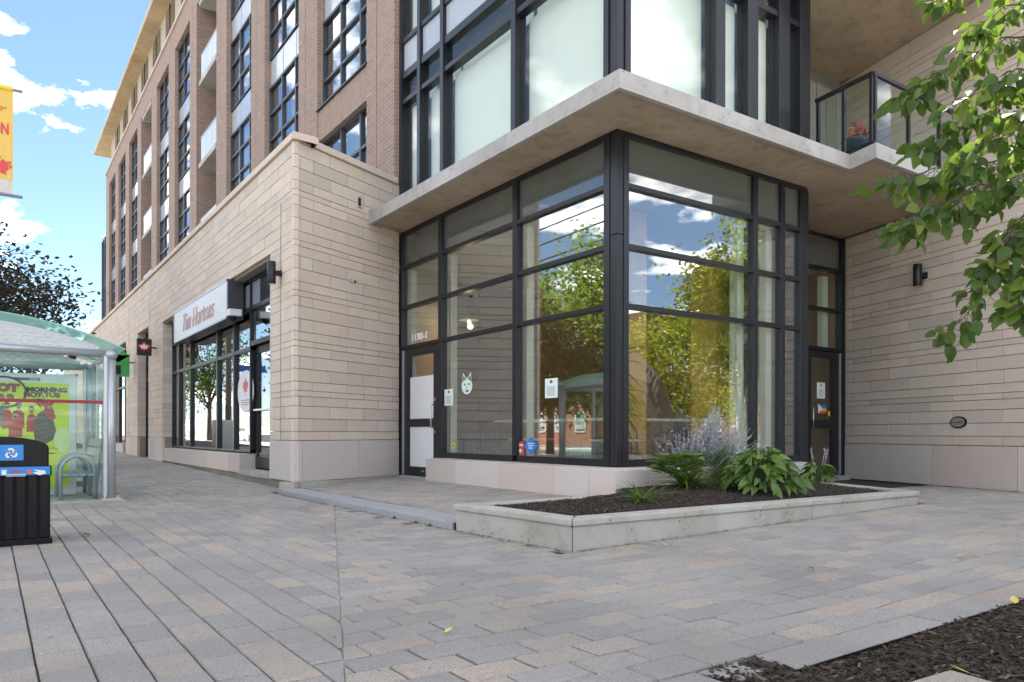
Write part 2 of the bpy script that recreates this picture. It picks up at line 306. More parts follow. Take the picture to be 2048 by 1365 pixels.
def try_paver(P, side, zf=gz):
    gx, gy = (0.0028, 0.0058) if side == 'L' else (0.005, 0.0042); (xa, ya), (xb, yb) = P[0], P[2]; P = [(xa + gx, ya + gy), (xb - gx, ya + gy), (xb - gx, yb - gy), (xa + gx, yb - gy)]
    if side == 'L': P = clip_half(P, M0, (-MN[0], -MN[1]))
    if side == 'R': P = clip_half(P, M0, MN)
    if side != 'T' :
        P = clip_half(P, (0, BEDY), (0, 1)) if P and min(p[0] for p in P) > -4.6 else P
    if len(P) < 3: return
    cx = sum(p[0] for p in P) / len(P); cy = sum(p[1] for p in P) / len(P)
    if not visible(cx, cy): return
    if side in 'LR':
        if inpoly(cx, cy, FLD): return
        if cx > KX and -0.49 < cy < 4.6: return
        if cx > SHOPF and cy > 4.3: return
        if cx > 0 and cy > -0.2 and cx < 3.6: return
        if cx > 3.4 and cy > 1.1: return
        if (Vector((cx, cy, 0)) - W0).dot(Vector((WR.y, -WR.x, 0))) > 0.02: return
        if -6.5 < cx < -4.33 and 4.02 < cy < 8.2: return
    if parea2(P) < 0.0012: return
    pavers.append((shrink(P, 0.0004), zf))
pw, pl_ = 0.165, 0.282
i = 0; x = -9.5                     # left field: courses along Y
while x < SHOPF:
    i += 1; y = -8 + (0.5 * (i % 2) + rnd.uniform(-.04, .04)) * pl_
    while y < 26:
        L = pl_; try_paver([(x, y), (x + pw, y), (x + pw, y + L), (x, y + L)], 'L'); y += L
    x += pw
y = BEDY                            # right field: courses along X
while y < 4.5:
    i += 1; x = -8 + (0.5 * (i % 2) + rnd.uniform(-.04, .04)) * pl_
    while x < 7:
        L = pl_; try_paver([(x, y), (x + L, y), (x + L, y + pw), (x, y + pw)], 'R'); x += L
    y += pw
y = -0.45                           # landing
while y < 5.4:
    x = KX + 0.34 + rnd.random() * 0.1 - 0.1
    while x < -0.12:
        L = 0.23
        xa, xb = max(x, KX + 0.345), min(x + L, -0.12); cx, cy = (xa + xb) / 2, y + pw / 2
        d = (Vector((cx, cy, 0)) - G_).dot(Vector((WV.y, -WV.x, 0)))
        if xb - xa > 0.05 and d > 0.03 and not inpoly(cx, cy, FLD): pavers.append((shrink([(xa, y), (xb, y), (xb, y + pw), (xa, y + pw)], 0.003), lambda a, b: lz(a, b) + 0.0))
        x += L
    y += pw
def paver_mesh(mb, P, zf):
    dz = rnd.uniform(-0.0025, 0.0025); tx, ty = rnd.uniform(-0.016, 0.016), rnd.uniform(-0.016, 0.016); cx = sum(p[0] for p in P) / len(P); cy = sum(p[1] for p in P) / len(P)
    area = sum(P[i][0] * P[(i + 1) % len(P)][1] - P[(i + 1) % len(P)][0] * P[i][1] for i in range(len(P)))
    if area < 0: P = P[::-1]
    Q = shrink(P, 0.0065); n = len(P); top = lambda p: zf(p[0], p[1]) + dz + tx * (p[0] - cx) + ty * (p[1] - cy)
    V = [(p[0], p[1], top(p) - 0.05) for p in P] + [(p[0], p[1], top(p) - 0.0065) for p in P] + [(p[0], p[1], top(p)) for p in Q]
    F = [(a * n + i, a * n + (i + 1) % n, (a + 1) * n + (i + 1) % n, (a + 1) * n + i) for a in (0, 1) for i in range(n)] + [tuple(range(2 * n, 3 * n))]
    mb.add(V, F)
ranked = sorted(range(len(pavers)), key=lambda i: -parea([(p[0], p[1], pavers[i][1](*p)) for p in pavers[i][0]]))
near = set(ranked[:300]); rest = MB()
for i, (P, zf) in enumerate(pavers):
    if i in near: m = MB(); paver_mesh(m, P, zf); m.build('paver', PAVER, pavement)
    else: paver_mesh(rest, P, zf)
mo = Vector((MN[0], MN[1], 0)).normalized() * 0.011; a0, a1 = Vector((*M0, 0)) - Vector((md_[0], md_[1], 0)) * .05, Vector((*M1, 0)) + Vector((md_[0], md_[1], 0)) * .3; mm = MB()
for q_ in range(40):
    c0, c1 = a0.lerp(a1, q_ / 40), a0.lerp(a1, (q_ + 1) / 40); w0_ = rnd.uniform(.5, 1); mm.quad(*[(p.x, p.y, gz(p.x, p.y) - .0075 + rnd.uniform(-.003, .003)) for p in (c0 - mo * w0_, c1 - mo * w0_, c1 + mo * w0_, c0 + mo * w0_)])
mm.build('joint_fill', plain('sand_fill', (.27, .255, .23), .95, 0, .5, 30), pavement)
rest.build('paver_field', PAVER, pavement, kind='stuff')
# landing body + kerb stones
MB().prism([(KX + 0.02, 4.32), (KX + 0.02, -0.47), (0.3, -0.47), (0.3, 5.6), (-0.02, 5.33), (-2.1, 4.40)], -0.4, lambda x, y: lz(x, y) - 0.012).build('landing_bed', JOINT, pavement)
kerb = MB().box(KX + 0.05, -0.4, -0.4, KX + 0.3, 4.25, -0.16).build('kerb', JOINT, kind='structure')
ys = [-0.47, 0.02, 1.05, 1.38, 2.5, 3.55, 4.36]
for a, b in zip(ys[:-1], ys[1:]):
    m = MB(); z0 = lz(KX, 0) + random.uniform(-0.004, 0.004); m.obox((KX + random.uniform(-.006, .006), a + 0.005, -0.35), (0.335, 0, 0), (0, b - a - 0.01, 0), (0, 0, z0 + 0.35)); m.build('kerb_stone', KERBC, kerb, bevel=0.012)
# ================================================================== BUILDING
bld = thing('apartment_building', (0, 5.3, 0), 'brick and limestone mid-rise building with glazed corner shop on the ground floor', 'building')
blocks = []     # (wall part, 8 corner builder args, face corners)
COURSE = [0.130, 0.182, 0.182, 0.138, 0.084]
JT = 0.0035
def courses(z0, z1):
    z = z0; i = 0; o_ = []
    while z < z1 - 0.02:
        h = COURSE[i % 5]
        if z1 - (z + h) < 0.06: h = z1 - z
        o_.append((z, min(z + h, z1))); z += h; i += 1
    return o_
def lay_wall(wall, org, d, nrm, L, z0, z1, L0, seed, holes=(), thick=0.06, quoin=0.0, ph=0.0):
    r = random.Random(seed)
    for ci, (a, b) in enumerate(courses(z0, z1)):
        js = []; s = ph + (0 if ci % 2 else L0 / 2) - 2 * L0
        while s < L:
            if s > 0.08 and s < L - 0.06: js.append(s + r.uniform(-.012, .012))
            s += L0
        if quoin and not ci % 2 == 0: js = [quoin] + [q for q in js if q > quoin + .1]
        js = [0.0] + js + [L]; segs = list(zip(js[:-1], js[1:]))
        for s0, s1 in segs:
            parts_ = [(s0, s1)]
            for h0, h1, hz0, hz1 in holes:
                if b <= hz0 + 0.02 or a >= hz1 - 0.02: continue
                np_ = []
                for p0, p1 in parts_:
                    if p1 <= h0 or p0 >= h1: np_.append((p0, p1)); continue
                    if p0 < h0 - 0.02: np_.append((p0, h0))
                    if p1 > h1 + 0.02: np_.append((h1, p1))
                parts_ = np_
            for p0, p1 in parts_:
                pr_ = r.uniform(-0.002, 0.002)
                blocks.append((wall, Vector(org) + Vector(d) * (p0 + JT) + Vector((0, 0, a + JT)) - Vector(nrm) * (thick - pr_), Vector(d) * (p1 - p0 - 2 * JT), Vector((0, 0, b - a - 2 * JT)), Vector(nrm) * thick))
# --- return wall (oblique) beside the left door
NRET = Vector((WV.y, -WV.x, 0))      # outward (towards camera)
ret = MB().obox(G_ - NRET * 0.06 + Vector((0, 0, -0.1)), -WV * 2.12, -NRET * 0.3, (0, 0, 4.94)).build('stone_wall', MORTAR, bld)
lay_wall(ret, S_, WV, NRET, 2.305, 0.587, 4.846, 0.714, 3, quoin=0.12, ph=0.357)
# --- street wall
NST = Vector((-1, 0, 0)); YV = Vector((0, 1, 0))
O1 = (5.51, 14.24, 0.33, 3.41); O2 = (16.24, 18.07, -0.2, 3.6); O3 = (20.3, 25.2, 0.33, 3.6); O4 = (27.2, 33, 0.33, 3.6)
y0 = 4.388
holes = [(a - y0, b - y0, c if i else -0.3, e) for i, (a, b, c, e) in enumerate((O1, O2, O3, O4))]
st = MB()
yy = y0 + 0.20
for (a, b, c, e) in (O1, O2, O3, O4):
    st.box(SHOPF + 0.06, yy, -0.05, SHOPF + 0.34, a, 4.85); st.box(SHOPF + 0.06, a, e, SHOPF + 0.34, b, 4.85); yy = b
st.box(SHOPF + 0.06, yy, -0.05, SHOPF + 0.34, 44, 4.85)
street = st.build('stone_wall', MORTAR, bld)
lay_wall(street, S_, YV, NST, 39.6, 0.587, 4.846, 0.714, 7, holes=[(h[0], h[1], h[2], h[3]) for h in holes] + [(0.58, 0.63, 0.5, 4.06), (11.6, 11.66, 0.5, 4.06), (15.27, 15.33, 0.5, 4.06)], quoin=0.13)
# reveals of the openings are laid with stone returns
for a, b, c, e in (O1, O2, O3):
    for yq, dd in ((b, 1), (a, -1)):
        for za, zb in courses(0.587, e):
            if yq == a: continue
            blocks.append((street, Vector((SHOPF + 0.004, yq + 0.0, za + JT)), Vector((0.30, 0, 0)), Vector((0, 0, zb - za - 2 * JT)), Vector((0, -0.02, 0))))
# --- right stone wall
NRW = Vector((-WR.y, WR.x, 0))
rwl = MB().obox(W0 - NRW * 0.06 + Vector((0, 0, -0.2)) + WR * 0.3, -WR * 3.72, -NRW * 0.4, (0, 0, 17.7)).build('stone_wall', MORTAR, bld)
RW1 = W0 - WR * 3.45
lay_wall(rwl, RW1, WR, NRW, 3.445, 0.535, 4.03, 0.79, 21, ph=0.095); lay_wall(rwl, RW1, WR, NRW, 3.85, 4.23, 6.74, 0.79, 22, ph=0.095)
lay_wall(rwl, RW1, WR, NRW, 3.2, 6.96, 9.8, 0.79, 23, ph=0.095)
ra = sorted(range(len(blocks)), key=lambda i: -parea([blocks[i][1] + blocks[i][4], blocks[i][1] + blocks[i][2] + blocks[i][4], blocks[i][1] + blocks[i][2] + blocks[i][3] + blocks[i][4], blocks[i][1] + blocks[i][3] + blocks[i][4]]))
nearb = set(ra[:300]); rest = {}
for i, (wl, o, a, b, c) in enumerate(blocks):
    if i in nearb: MB().obox(o, a, b, c).build('stone_block', STONE, wl, bevel=0.004)
    else: rest.setdefault(wl.name, (wl, MB()))[1].obox(o, a, b, c)
for wl, m in rest.values(): m.build('stone_blocks', STONE, wl, kind='stuff')
# --- base courses
def base_slab(wall, p, d, n, s0, s1, z0, z1, out_=0.004, th=0.08): MB().obox(p + d * (s0 + 0.004) - n * (th - out_) + Vector((0, 0, z0)), d * (s1 - s0 - 0.008), (0, 0, z1 - z0 - 0.006), n * th).build('base_slab', STONE_B, wall, bevel=0.004)
for a, b in ((0.0, 0.16), (0.16, 1.33), (1.33, 2.305)): base_slab(ret, S_, WV, NRET, a, b, -0.005, 0.587, 0.006)
MB().obox(S_ + WV * 0.0 - NRET * 0.3 + Vector((0, 0, -0.4)), WV * 2.3, (0, 0, 0.39), NRET * 0.30).build('plinth', mat_concrete('plinth_concrete', (0.52, 0.47, 0.40)), ret)
for a, b in ((0.0, 1.12),): base_slab(street, S_, YV, NST, a, b, 0.0, 0.587, 0.006)
for a, b in ((14.24, 15.2), (15.2, 16.24), (18.07, 19.2), (19.2, 20.3)): base_slab(street, Vector((SHOPF, 0, 0)), YV, NST, a, b, -0.02, 0.587)
for a, b in ((25.2, 27.2), (33, 38), (38, 43.9)): base_slab(street, Vector((SHOPF, 0, 0)), YV, NST, a, b, -0.02, 0.587)
MB().box(SHOPF + 0.09, 4.40, -0.4, SHOPF + 0.5, 44, -0.004).build('foundation', mat_concrete('foundation_concrete', (0.40, 0.39, 0.36), 0.4), street)
rb = [(0.0, 0.27), (0.27, 1.65), (1.65, 2.98), (2.98, 3.445)]
for a, b in rb: base_slab(rwl, RW1, WR, NRW, a, b, -0.06, 0.535, 0.008)
MB().obox(RW1 - NRW * 0.3 + Vector((0, 0, -0.5)), WR * 3.65, (0, 0, 0.43), NRW * 0.29).build('plinth', JOINT, rwl)
# --- podium cap (stone coping)
cap = part('coping', (SHOPF, 4.4, 4.9), bld)
for k in range(22):
    a = 4.36 + k * 1.8
    MB().box(SHOPF - 0.045, a + 0.003, 4.852, SHOPF + 0.34, a + 1.797, 4.95).build('coping_stone', STONE, cap, bevel=0.008)
for a, b in ((0.0, 0.95), (0.95, 2.22)):
    o = S_ + WV * (a + (0.36 if a == 0 else 0.003)) - NRET * 0.3 + Vector((0, 0, 4.852)); MB().obox(o, WV * (b - a - (0.365 if a == 0 else 0.006)), (0, 0, 0.098), NRET * 0.345).build('coping_stone', STONE, cap, bevel=0.008)
MB().prism([(S_.x - 0.045, S_.y - 0.06), tuple((S_ + WV * 0.36 + NRET * 0.045)[:2]), tuple((S_ + WV * 0.36 - NRET * 0.3)[:2]), (SHOPF + 0.3, 4.36)], 4.852, 4.95).build('coping_stone', STONE, cap)
MB().box(SHOPF + 0.34, 5.6, 4.5, 0.6, 44, 4.75).build('podium_roof', plain('roof_gravel', (0.3, 0.3, 0.3), 0.9), bld)
MB().prism([tuple((S_ + WV * 0.3 - NRET * 0.3)[:2]), tuple((G_ - NRET * 0.3)[:2]), (0, 7), (SHOPF + 0.3, 7)], 4.4, 4.6).build('podium_roof', plain('roof_gravel', (0.3, 0.3, 0.3), 0.9), bld)
# black flashing rail seen on top of the oblique wall
MB().obox(S_ + WV * 0.55 - NRET * 0.1 + Vector((0, 0, 4.955)), WV * 1.4, (0, 0, 0.025), NRET * 0.08).build('flashing', BLACKM, bld)
# --- building mass against light leaks; unseen corner block and wing raised to block sun
core = MB().box(0.9, 5.9, -0.3, 14, 43, 17.2); core.box(0.75, 1.5, 4.3, 14, 5.9, 19); core.box(6.7, 1.6, -0.3, 14, 5.9, 4.3); core.box(0.75, 0.75, 4.3, 2.95, 1.5, 17.2)
core.build('core', DARK, bld)
MB().prism([tuple((W0 - NRW * 0.47 + WR * 0.3)[:2]), tuple((W0 - NRW * 0.47 - WR * 3.4)[:2]), tuple((W0 - NRW * 8 - WR * 3.4)[:2]), tuple((W0 - NRW * 8 + WR * 0.3)[:2])], -0.3, 17.6).build('wing', DARK, bld)
# ================================================================== CORNER STOREFRONT
ZR = [(0.327, 0.402), (2.092, 2.149), (2.757, 2.815), (3.434, 3.492), (3.996, 4.028)]
FD = 0.11
def vbar(p, name, axis, s0, s1, z0, z1, d0=0.0, d1=FD, m=FRAME):
    if axis == 'Y': MB().box(d0, s0, z0, d1, s1, z1).build(name, m, p, bevel=0.004)
    else: MB().box(s0, d0, z0, s1, d1, z1).build(name, m, p, bevel=0.004)
def pane(p, axis, s0, s1, z0, z1, m, off=0.05, name='pane', th=0.012):
    if axis == 'Y': MB().box(off, s0, z0, off + th, s1, z1).build(name, m, p)
    else: MB().box(s0, off, z0, s1, off + th, z1).build(name, m, p)
sfl = part('storefront', (0, 2.6, 0.33), bld); sfr = part('storefront', (1.7, 0, 0.33), bld)
for a, b, z0 in ((0.126, 0.222, 0.327), (1.92, 2.02, 0.402), (3.915, 4.025, -0.02), (5.262, 5.33, -0.02)): vbar(sfl, 'mullion', 'Y', a, b, z0, 4.028)
for i, (a, b) in enumerate(ZR):
    for s0, s1 in ((0.222, 1.92), (2.02, 3.915), (4.025, 5.262)):
        if s0 > 4 and i == 0: continue
        vbar(sfl, 'rail', 'Y', s0 + 0.001, s1 - 0.001, a, b, 0.006, FD - 0.004)
for i in range(4):
    z0, z1 = ZR[i][1], ZR[i + 1][0]
    for s0, s1 in ((0.222, 1.92), (2.02, 3.915), (4.025, 5.262)):
        if s0 > 4 and i == 0: continue
        pane(sfl, 'Y', s0, s1, z0, z1, GLASS if i < 3 else SPAND)
for a, b in ((0.108, 0.185), (2.36, 2.443), (2.931, 3.015), (3.352, 3.511)): vbar(sfr, 'mullion', 'X', a, b, 0.327, 4.028)
for i, (a, b) in enumerate(ZR):
    for s0, s1 in ((0.185, 2.36), (2.443, 2.931), (3.015, 3.352)): vbar(sfr, 'rail', 'X', s0 + 0.001, s1 - 0.001, a, b, 0.006, FD - 0.004)
for i in range(4):
    for s0, s1 in ((0.185, 2.36), (2.443, 2.931), (3.015, 3.352)): pane(sfr, 'X', s0, s1, ZR[i][1], ZR[i + 1][0], GLASS if i < 3 else SPAND)
cpost = MB(); cpost.box(0.012, 0.012, 0.327, 0.125, 0.125, 2.9); cpost.box(0.012, 0.012, 2.905, 0.125, 0.125, 4.028); cpost.build('corner_post', FRAME, sfl, bevel=0.004)
MB().box(0.006, 0.006, 4.028, 3.50, 0.10, 4.058).box(0.006, 0.10, 4.028, 0.10, 5.33, 4.058).build('head_channel', FRAME, sfl)
# pale inner fins behind the mullions
for a in (2.02, 3.915 - 0.0, 0.30): pass
for a, b in ((1.86, 1.915), (3.85, 3.91), (5.19, 5.255)): MB().box(FD + 0.05, a, 0.38, FD + 0.13, b, 3.43).build('inner_fin', FIN, sfl)
for a, b in ((2.22, 2.35), (2.80, 2.925)): MB().box(a, FD + 0.04, 0.40, b, FD + 0.16, 3.43).build('inner_fin', FIN, sfr)
# stone sill
sl = part('sill', (0, 2, 0.1), bld)
def sill_block(poly, lip=0.0):
    MB().prism(poly, -0.3, lambda x, y: 0.300 if (x < -0.1 or y < -0.1) else 0.326).build('sill_stone', STONE_B, sl, bevel=0.005)
ys = [4.06] + [onX(px, 930, -0.19).y for px in (910, 999, 1107.6, 1177.6)]
for a, b in zip(ys[:-1], ys[1:]): sill_block([(-0.19, a - 0.003), (-0.19, b + 0.003), (0.12, b + 0.003), (0.12, a - 0.003)])
yb = ys[-1]
sill_block([(-0.19, yb - 0.003), (-0.19, -0.19), (0.12, 0.12), (0.12, yb - 0.003)])
xs = [-0.19, 0.30, 1.2, 2.2, 2.95, 3.42]
for i, (a, b) in enumerate(zip(xs[:-1], xs[1:])): sill_block([(a + (0.003 if i else 0.0), -0.19), (b - 0.003, -0.19), (b - 0.003, 0.12), (0.12 if i == 0 else a + 0.003, 0.12)])
# left door
def zl(px, py): return onX(px, py, 0).z
dl = part('door', (0, 4.6, 0), bld); DY0, DY1 = 4.035, 5.225
gt, wt, wb, lt, lb = zl(863.5, 705), zl(863.5, 749.5), zl(863.5, 837), zl(863.5, 853.8), zl(863.5, 936.5)
ya, yb_ = onX(863.5, 800, 0).y, onX(815.5, 800, 0).y
dm = MB(); x0, x1 = 0.03, 0.085
dm.box(x0, DY0, 0.0, x1, ya, 2.075); dm.box(x0, yb_, 0.0, x1, DY1, 2.075); dm.box(x0, ya, gt, x1, yb_, 2.075); dm.box(x0, ya, lt, x1, yb_, wb); dm.box(x0, ya, 0.0, x1, yb_, lb)
dm.build('door_leaf', FRAME, dl)
MB().box(0.05, ya, wt, 0.062, yb_, gt).build('pane', GLASS_DOOR, dl); MB().box(0.046, ya, wb, 0.06, yb_, wt).build('white_panel', WHITE, dl); MB().box(0.046, ya, lb, 0.06, yb_, lt).build('white_panel', WHITE, dl)
MB().box(0.004, DY1 + 0.004, 0.01, 0.06, DY1 + 0.028, 2.07).build('hinge', SILVER, dl)
hy = ya - 0.055
MB().tube([(0.03, hy, 0.78), (-0.03, hy, 0.78), (-0.045, hy, 0.80), (-0.045, hy, 1.12), (-0.03, hy, 1.14), (0.03, hy, 1.14)], 0.011, 10).build('handle', STEEL, dl, smooth=True)
MB().box(0.024, ya - 0.07, 1.20, 0.031, ya - 0.03, 1.25).box(0.024, ya - 0.065, 0.70, 0.031, ya - 0.035, 0.73).box(0.024, 4.52, 0.075, 0.031, 4.60, 0.095).build('lock', STEEL, dl)
MB().box(-0.10, 4.03, -0.06, 0.12, 5.30, -0.004).build('threshold', CONC, dl, bevel=0.004)
# right door in the recess, plane Y = 1.22
dr = part('door', (5.85, 1.22, 0), bld); yq = 1.22
def vb(p, n, x0, z0, x1, z1, m=FRAME, a=yq, b=yq + FD): MB().box(x0, a, z0, x1, b, z1).build(n, m, p, bevel=0.003)
vb(dr, 'jamb', 6.285, -0.05, 6.385, 4.03); vb(dr, 'jamb', 5.22, -0.05, 5.30, 4.03)
for a, b in ZR[1:]: vb(dr, 'rail', 5.30, a, 6.285, b, FRAME, yq + 0.005, yq + FD - 0.005)
for i in (1, 2, 3): MB().box(5.30, yq + 0.05, ZR[i][1], 6.285, yq + 0.06, ZR[i + 1][0]).build('pane', GLASS_DOOR if i < 3 else SPAND, dr)
MB().box(6.05, yq + 0.2, 2.15, 6.2, yq + 0.3, 3.4).build('inner_fin', FIN, dr)
def zr(py, px=1660): return onY(px, py, yq).z
xa, xb = onY(1622, 800, yq).x + 0.05, onY(1668, 800, yq).x
t1, b1, t2, b2 = zr(716), zr(840), zr(857), zr(935)
dm = MB(); dm.box(5.31, yq + .03, 0, xa, yq + .085, 2.08); dm.box(xb, yq + .03, 0, 6.26, yq + .085, 2.08); dm.box(xa, yq + .03, t1, xb, yq + .085, 2.08); dm.box(xa, yq + .03, t2, xb, yq + .085, b1); dm.box(xa, yq + .03, 0, xb, yq + .085, b2); dm.build('door_leaf', FRAME, dr)
MB().box(xa, yq + .05, b1, xb, yq + .062, t1).build('pane', GLASS_DOOR, dr); MB().box(xa, yq + .05, b2, xb, yq + .062, t2).build('pane', GLASS_DOOR, dr)
MB().box(6.262, yq + .0, 0.01, 6.282, yq + .03, 2.07).build('hinge', SILVER, dr)
MB().tube([(5.42, yq + .03, 0.80), (5.42, yq - .045, 0.80), (5.42, yq - .045, 1.13), (5.42, yq + .03, 1.13)], 0.011, 10).build('handle', STEEL, dr, smooth=True)
MB().box(5.2, yq - .12, -0.10, 6.38, yq + .12, -0.012).build('threshold', CONC, dr)
MB().box(3.511, 0.05, -0.05, 3.60, yq + .05, 4.03).box(3.6, yq, -0.05, 5.22, yq + .1, 4.03).build('return_wall', FRAME, bld)
# ================================================================== SLAB / CANOPY / BALCONY
T1 = Vector((3.21, -0.79, 0)); T2 = Vector((3.09, -1.205, 0)); kk = ((W0.y + 1.205) / WR.y); T3 = W0 - WR * kk
p_wall = G_ - WV * ((0.70) / WV.x)
outl = [(-0.70, p_wall.y), (-0.70, -0.795), (T1.x, -0.795), (T2.x, T2.y), (T3.x, T2.y), (6.4, 1.3), (6.4, 5.9), (0.0, 5.9), (0.0, 5.334)]
slab = MB().prism(outl, 4.062, 4.205).build('canopy_slab', CONC, bld)
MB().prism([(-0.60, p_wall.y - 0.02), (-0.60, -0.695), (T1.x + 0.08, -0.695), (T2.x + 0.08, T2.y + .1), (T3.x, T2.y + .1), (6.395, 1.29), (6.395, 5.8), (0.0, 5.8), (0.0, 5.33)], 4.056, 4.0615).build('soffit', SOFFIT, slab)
def offs(P, k):                     # open polyline offset to its left side with mitred corners
    o_ = []
    for i in range(len(P)):
        ds = [(Vector(P[j + 1]) - Vector(P[j])).normalized() for j in (i - 1, i) if 0 <= j < len(P) - 1]
        n = sum((Vector((-d.y, d.x)) for d in ds), Vector((0, 0))).normalized(); c = n.dot(Vector((-ds[0].y, ds[0].x))); o_.append(tuple(Vector(P[i]) + n * (k / max(c, .3))))
    return o_
edge = [(-0.70, p_wall.y - 0.005), (-0.70, -0.795), (T1.x, -0.795), (T2.x, T2.y), (T3.x - 0.02, T2.y)]; einn = offs(edge, 0.055)
for i in range(4): MB().prism([edge[i], edge[i + 1], einn[i + 1], einn[i]], 4.022, 4.0605).build('drip_edge', CONC, slab)
MB().obox(p_wall + NRET * 0.004 + Vector((-0.02, 0, 4.03)), WV * 0.32, NRET * 0.03, (0, 0, 0.22)).build('slab_end', CONC, slab)
# third-floor slab over the balcony
Z3 = 6.745
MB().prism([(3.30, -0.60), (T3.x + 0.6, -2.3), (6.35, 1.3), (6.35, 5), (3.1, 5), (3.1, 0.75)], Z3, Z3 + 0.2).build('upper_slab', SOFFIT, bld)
# balcony railing with glass
bal = part('balcony', (T2.x, T2.y, 4.21), bld)
q0 = T1 + Vector((0.12, 0.55, 0)); q1 = T2 + Vector((0.10, 0.10, 0)); q2 = T3 + Vector((-0.02, 0.10, 0))
Zt = 5.08
for a, b, ns in ((q0, q1, 2), (q1, q2, 3)):
    d = (b - a).normalized(); n = Vector((-d.y, d.x, 0)); L = (b - a).length
    for nm, z, hh in (('handrail', Zt, 0.045), ('bottom_rail', 4.235, 0.035)): MB().obox(a - n * 0.022 + Vector((0, 0, z)), d * L, n * 0.044, (0, 0, hh)).build(nm, BLACKM, bal)
    for k in range(ns + 1):
        p = a + d * (0.02 + (L - 0.06) * k / ns); MB().obox(p - n * 0.02 + Vector((0, 0, 4.21)), d * 0.04, n * 0.04, (0, 0, Zt - 4.21)).build('post', BLACKM, bal)
    for k in range(ns): MB().obox(a + d * (0.07 + (L - 0.06) * k / ns) - n * 0.005 + Vector((0, 0, 4.285)), d * ((L - 0.06) / ns - 0.06), n * 0.01, (0, 0, Zt - 4.30)).build('glass_panel', GLASS_CL, bal)
MB().box(3.55, 1.30, 4.21, 6.35, 1.4, Z3 - 0.005).build('balcony_back', plain('grey_cladding', (0.20, 0.20, 0.185), 0.6), bal); MB().box(4.6, 1.2, 4.21, 5.2, 1.296, 6.45).build('balcony_door', FRAME, bal)
for k in range(7): MB().box(5.3 + k * .14, 1.22 + 0.02 * (k % 2), 4.22, 5.3 + k * .14 + .135, 1.28, 6.5).build('cladding_board', plain('grey_board', (0.33, 0.325, 0.30), 0.7), bal)
# ================================================================== UPPER CORNER GLAZING (second and third floor)
ugl = part('corner_window', (0, 2.6, 4.22), bld); ugr = part('corner_window', (1.7, 0, 4.22), bld)
ZU = [(4.206, 4.26), (6.185, 6.265), (6.60, 6.72), (7.20, 7.28), (8.9, 9.0), (9.4, 9.6)]
YM = [(0.126, 0.21), (1.935, 2.04), (3.85, 3.95), (4.60, 4.70), (5.262, 5.335)]
XM = [(0.108, 0.19), (1.60, 1.78), (2.21, 2.42), (2.85, 3.08), (3.31, 3.53)]
for a, b in YM: vbar(ugl, 'mullion', 'Y', a, b, 4.206, 9.6, -0.02, 0.16)
for a, b in XM: vbar(ugr, 'mullion', 'X', a, b, 4.206, 9.6, -0.02, 0.16)
MB().box(0.0, 0.0, 4.206, 0.125, 0.125, 9.6).build('corner_post', FRAME, ugl, bevel=0.004)
for (p, ax, ML) in ((ugl, 'Y', YM), (ugr, 'X', XM)):
    for (a0, a1), (b0, b1) in zip(ML[:-1], ML[1:]):
        for i, (z0, z1) in enumerate(ZU): vbar(p, 'rail', ax, a1 + .001, b0 - .001, z0, z1, 0.0, 0.14)
        for i in range(5):
            z0, z1 = ZU[i][1], ZU[i + 1][0]
            if i == 2: pane(p, ax, a1, b0, z0, z1, PANEL, 0.04, 'spandrel_panel')
            elif i < 4: pane(p, ax, a1, b0, z0, z1, GLASS_UP, 0.06)
            if i in (0, 3): pane(p, ax, a1 - .01, b0 + .01, z0 + (0.20 if i == 0 else 0), z1, BLIND, 0.20 + (0.02 if a1 < 1 else 0.0), 'blind', 0.01)
            if i == 1: pane(p, ax, a1 - .01, b0 + .01, z0, z1, BLIND, 0.35, 'blind', 0.01)
MB().box(0.45, 0.45, 4.21, 0.5, 5.3, 9.5).box(0.5, 0.45, 4.21, 3.4, 0.5, 9.5).build('room_back', plain('pale_room', (0.42, 0.44, 0.42), 0.9), bld)
MB().box(3.54, 0.0, 4.206, 3.56, 1.25, 9.6).build('side_panel', FRAME, bld)
# ================================================================== BRICK FACADE
XB = -0.11; fac = part('brick_facade', (XB, 24, 5), bld)
NE = [6.46 + 3.63 * k for k in range(10)]; WID = 2.48; FAR = 42.95
openings = [(NE[k], NE[k] + (2.62 if k in (3, 6) else WID), k in (3, 6)) for k in range(10)]
ZTOP = 15.5; HEAD = 14.65
edges = [5.345] + [v for a, b, _ in openings for v in (a, b)] + [FAR]
for i in range(0, len(edges), 2):
    a, b = edges[i], edges[i + 1]; mid = a + (b - a) * 0.62
    MB().box(XB, a, 4.3, XB + 0.5, mid - 0.012, ZTOP).build('brick_pier', BRICK, fac); MB().box(XB + 0.0, mid + 0.012, 4.3, XB + 0.5, b, ZTOP).build('brick_pier', BRICK, fac); MB().box(XB + 0.03, mid - 0.012, 4.3, XB + 0.4, mid + 0.012, ZTOP).build('control_joint', DARK, fac)
for a, b, rec in openings: MB().box(XB + 0.001, a, HEAD, XB + 0.45, b, ZTOP - 0.002).build('brick_lintel', BRICK, fac)
a, b, _ = openings[0]; MB().box(XB + 0.02, a, 6.70, XB + 0.4, b, 7.32).build('brick_spandrel', BRICK_S, fac); MB().box(XB - 0.03, a - .02, 7.32, XB + 0.4, b + .02, 7.35).build('metal_sill', FRAME, fac)
MB().box(XB - 0.06, 5.3, ZTOP, XB + 0.5, openings[2][1] + 0.3, ZTOP + 0.10).build('parapet_cap', STONE, fac); MB().box(XB - 0.06, openings[2][1] + 0.3, ZTOP, XB + 0.5, FAR + .03, ZTOP + 0.10).build('parapet_cap', STONE, fac)
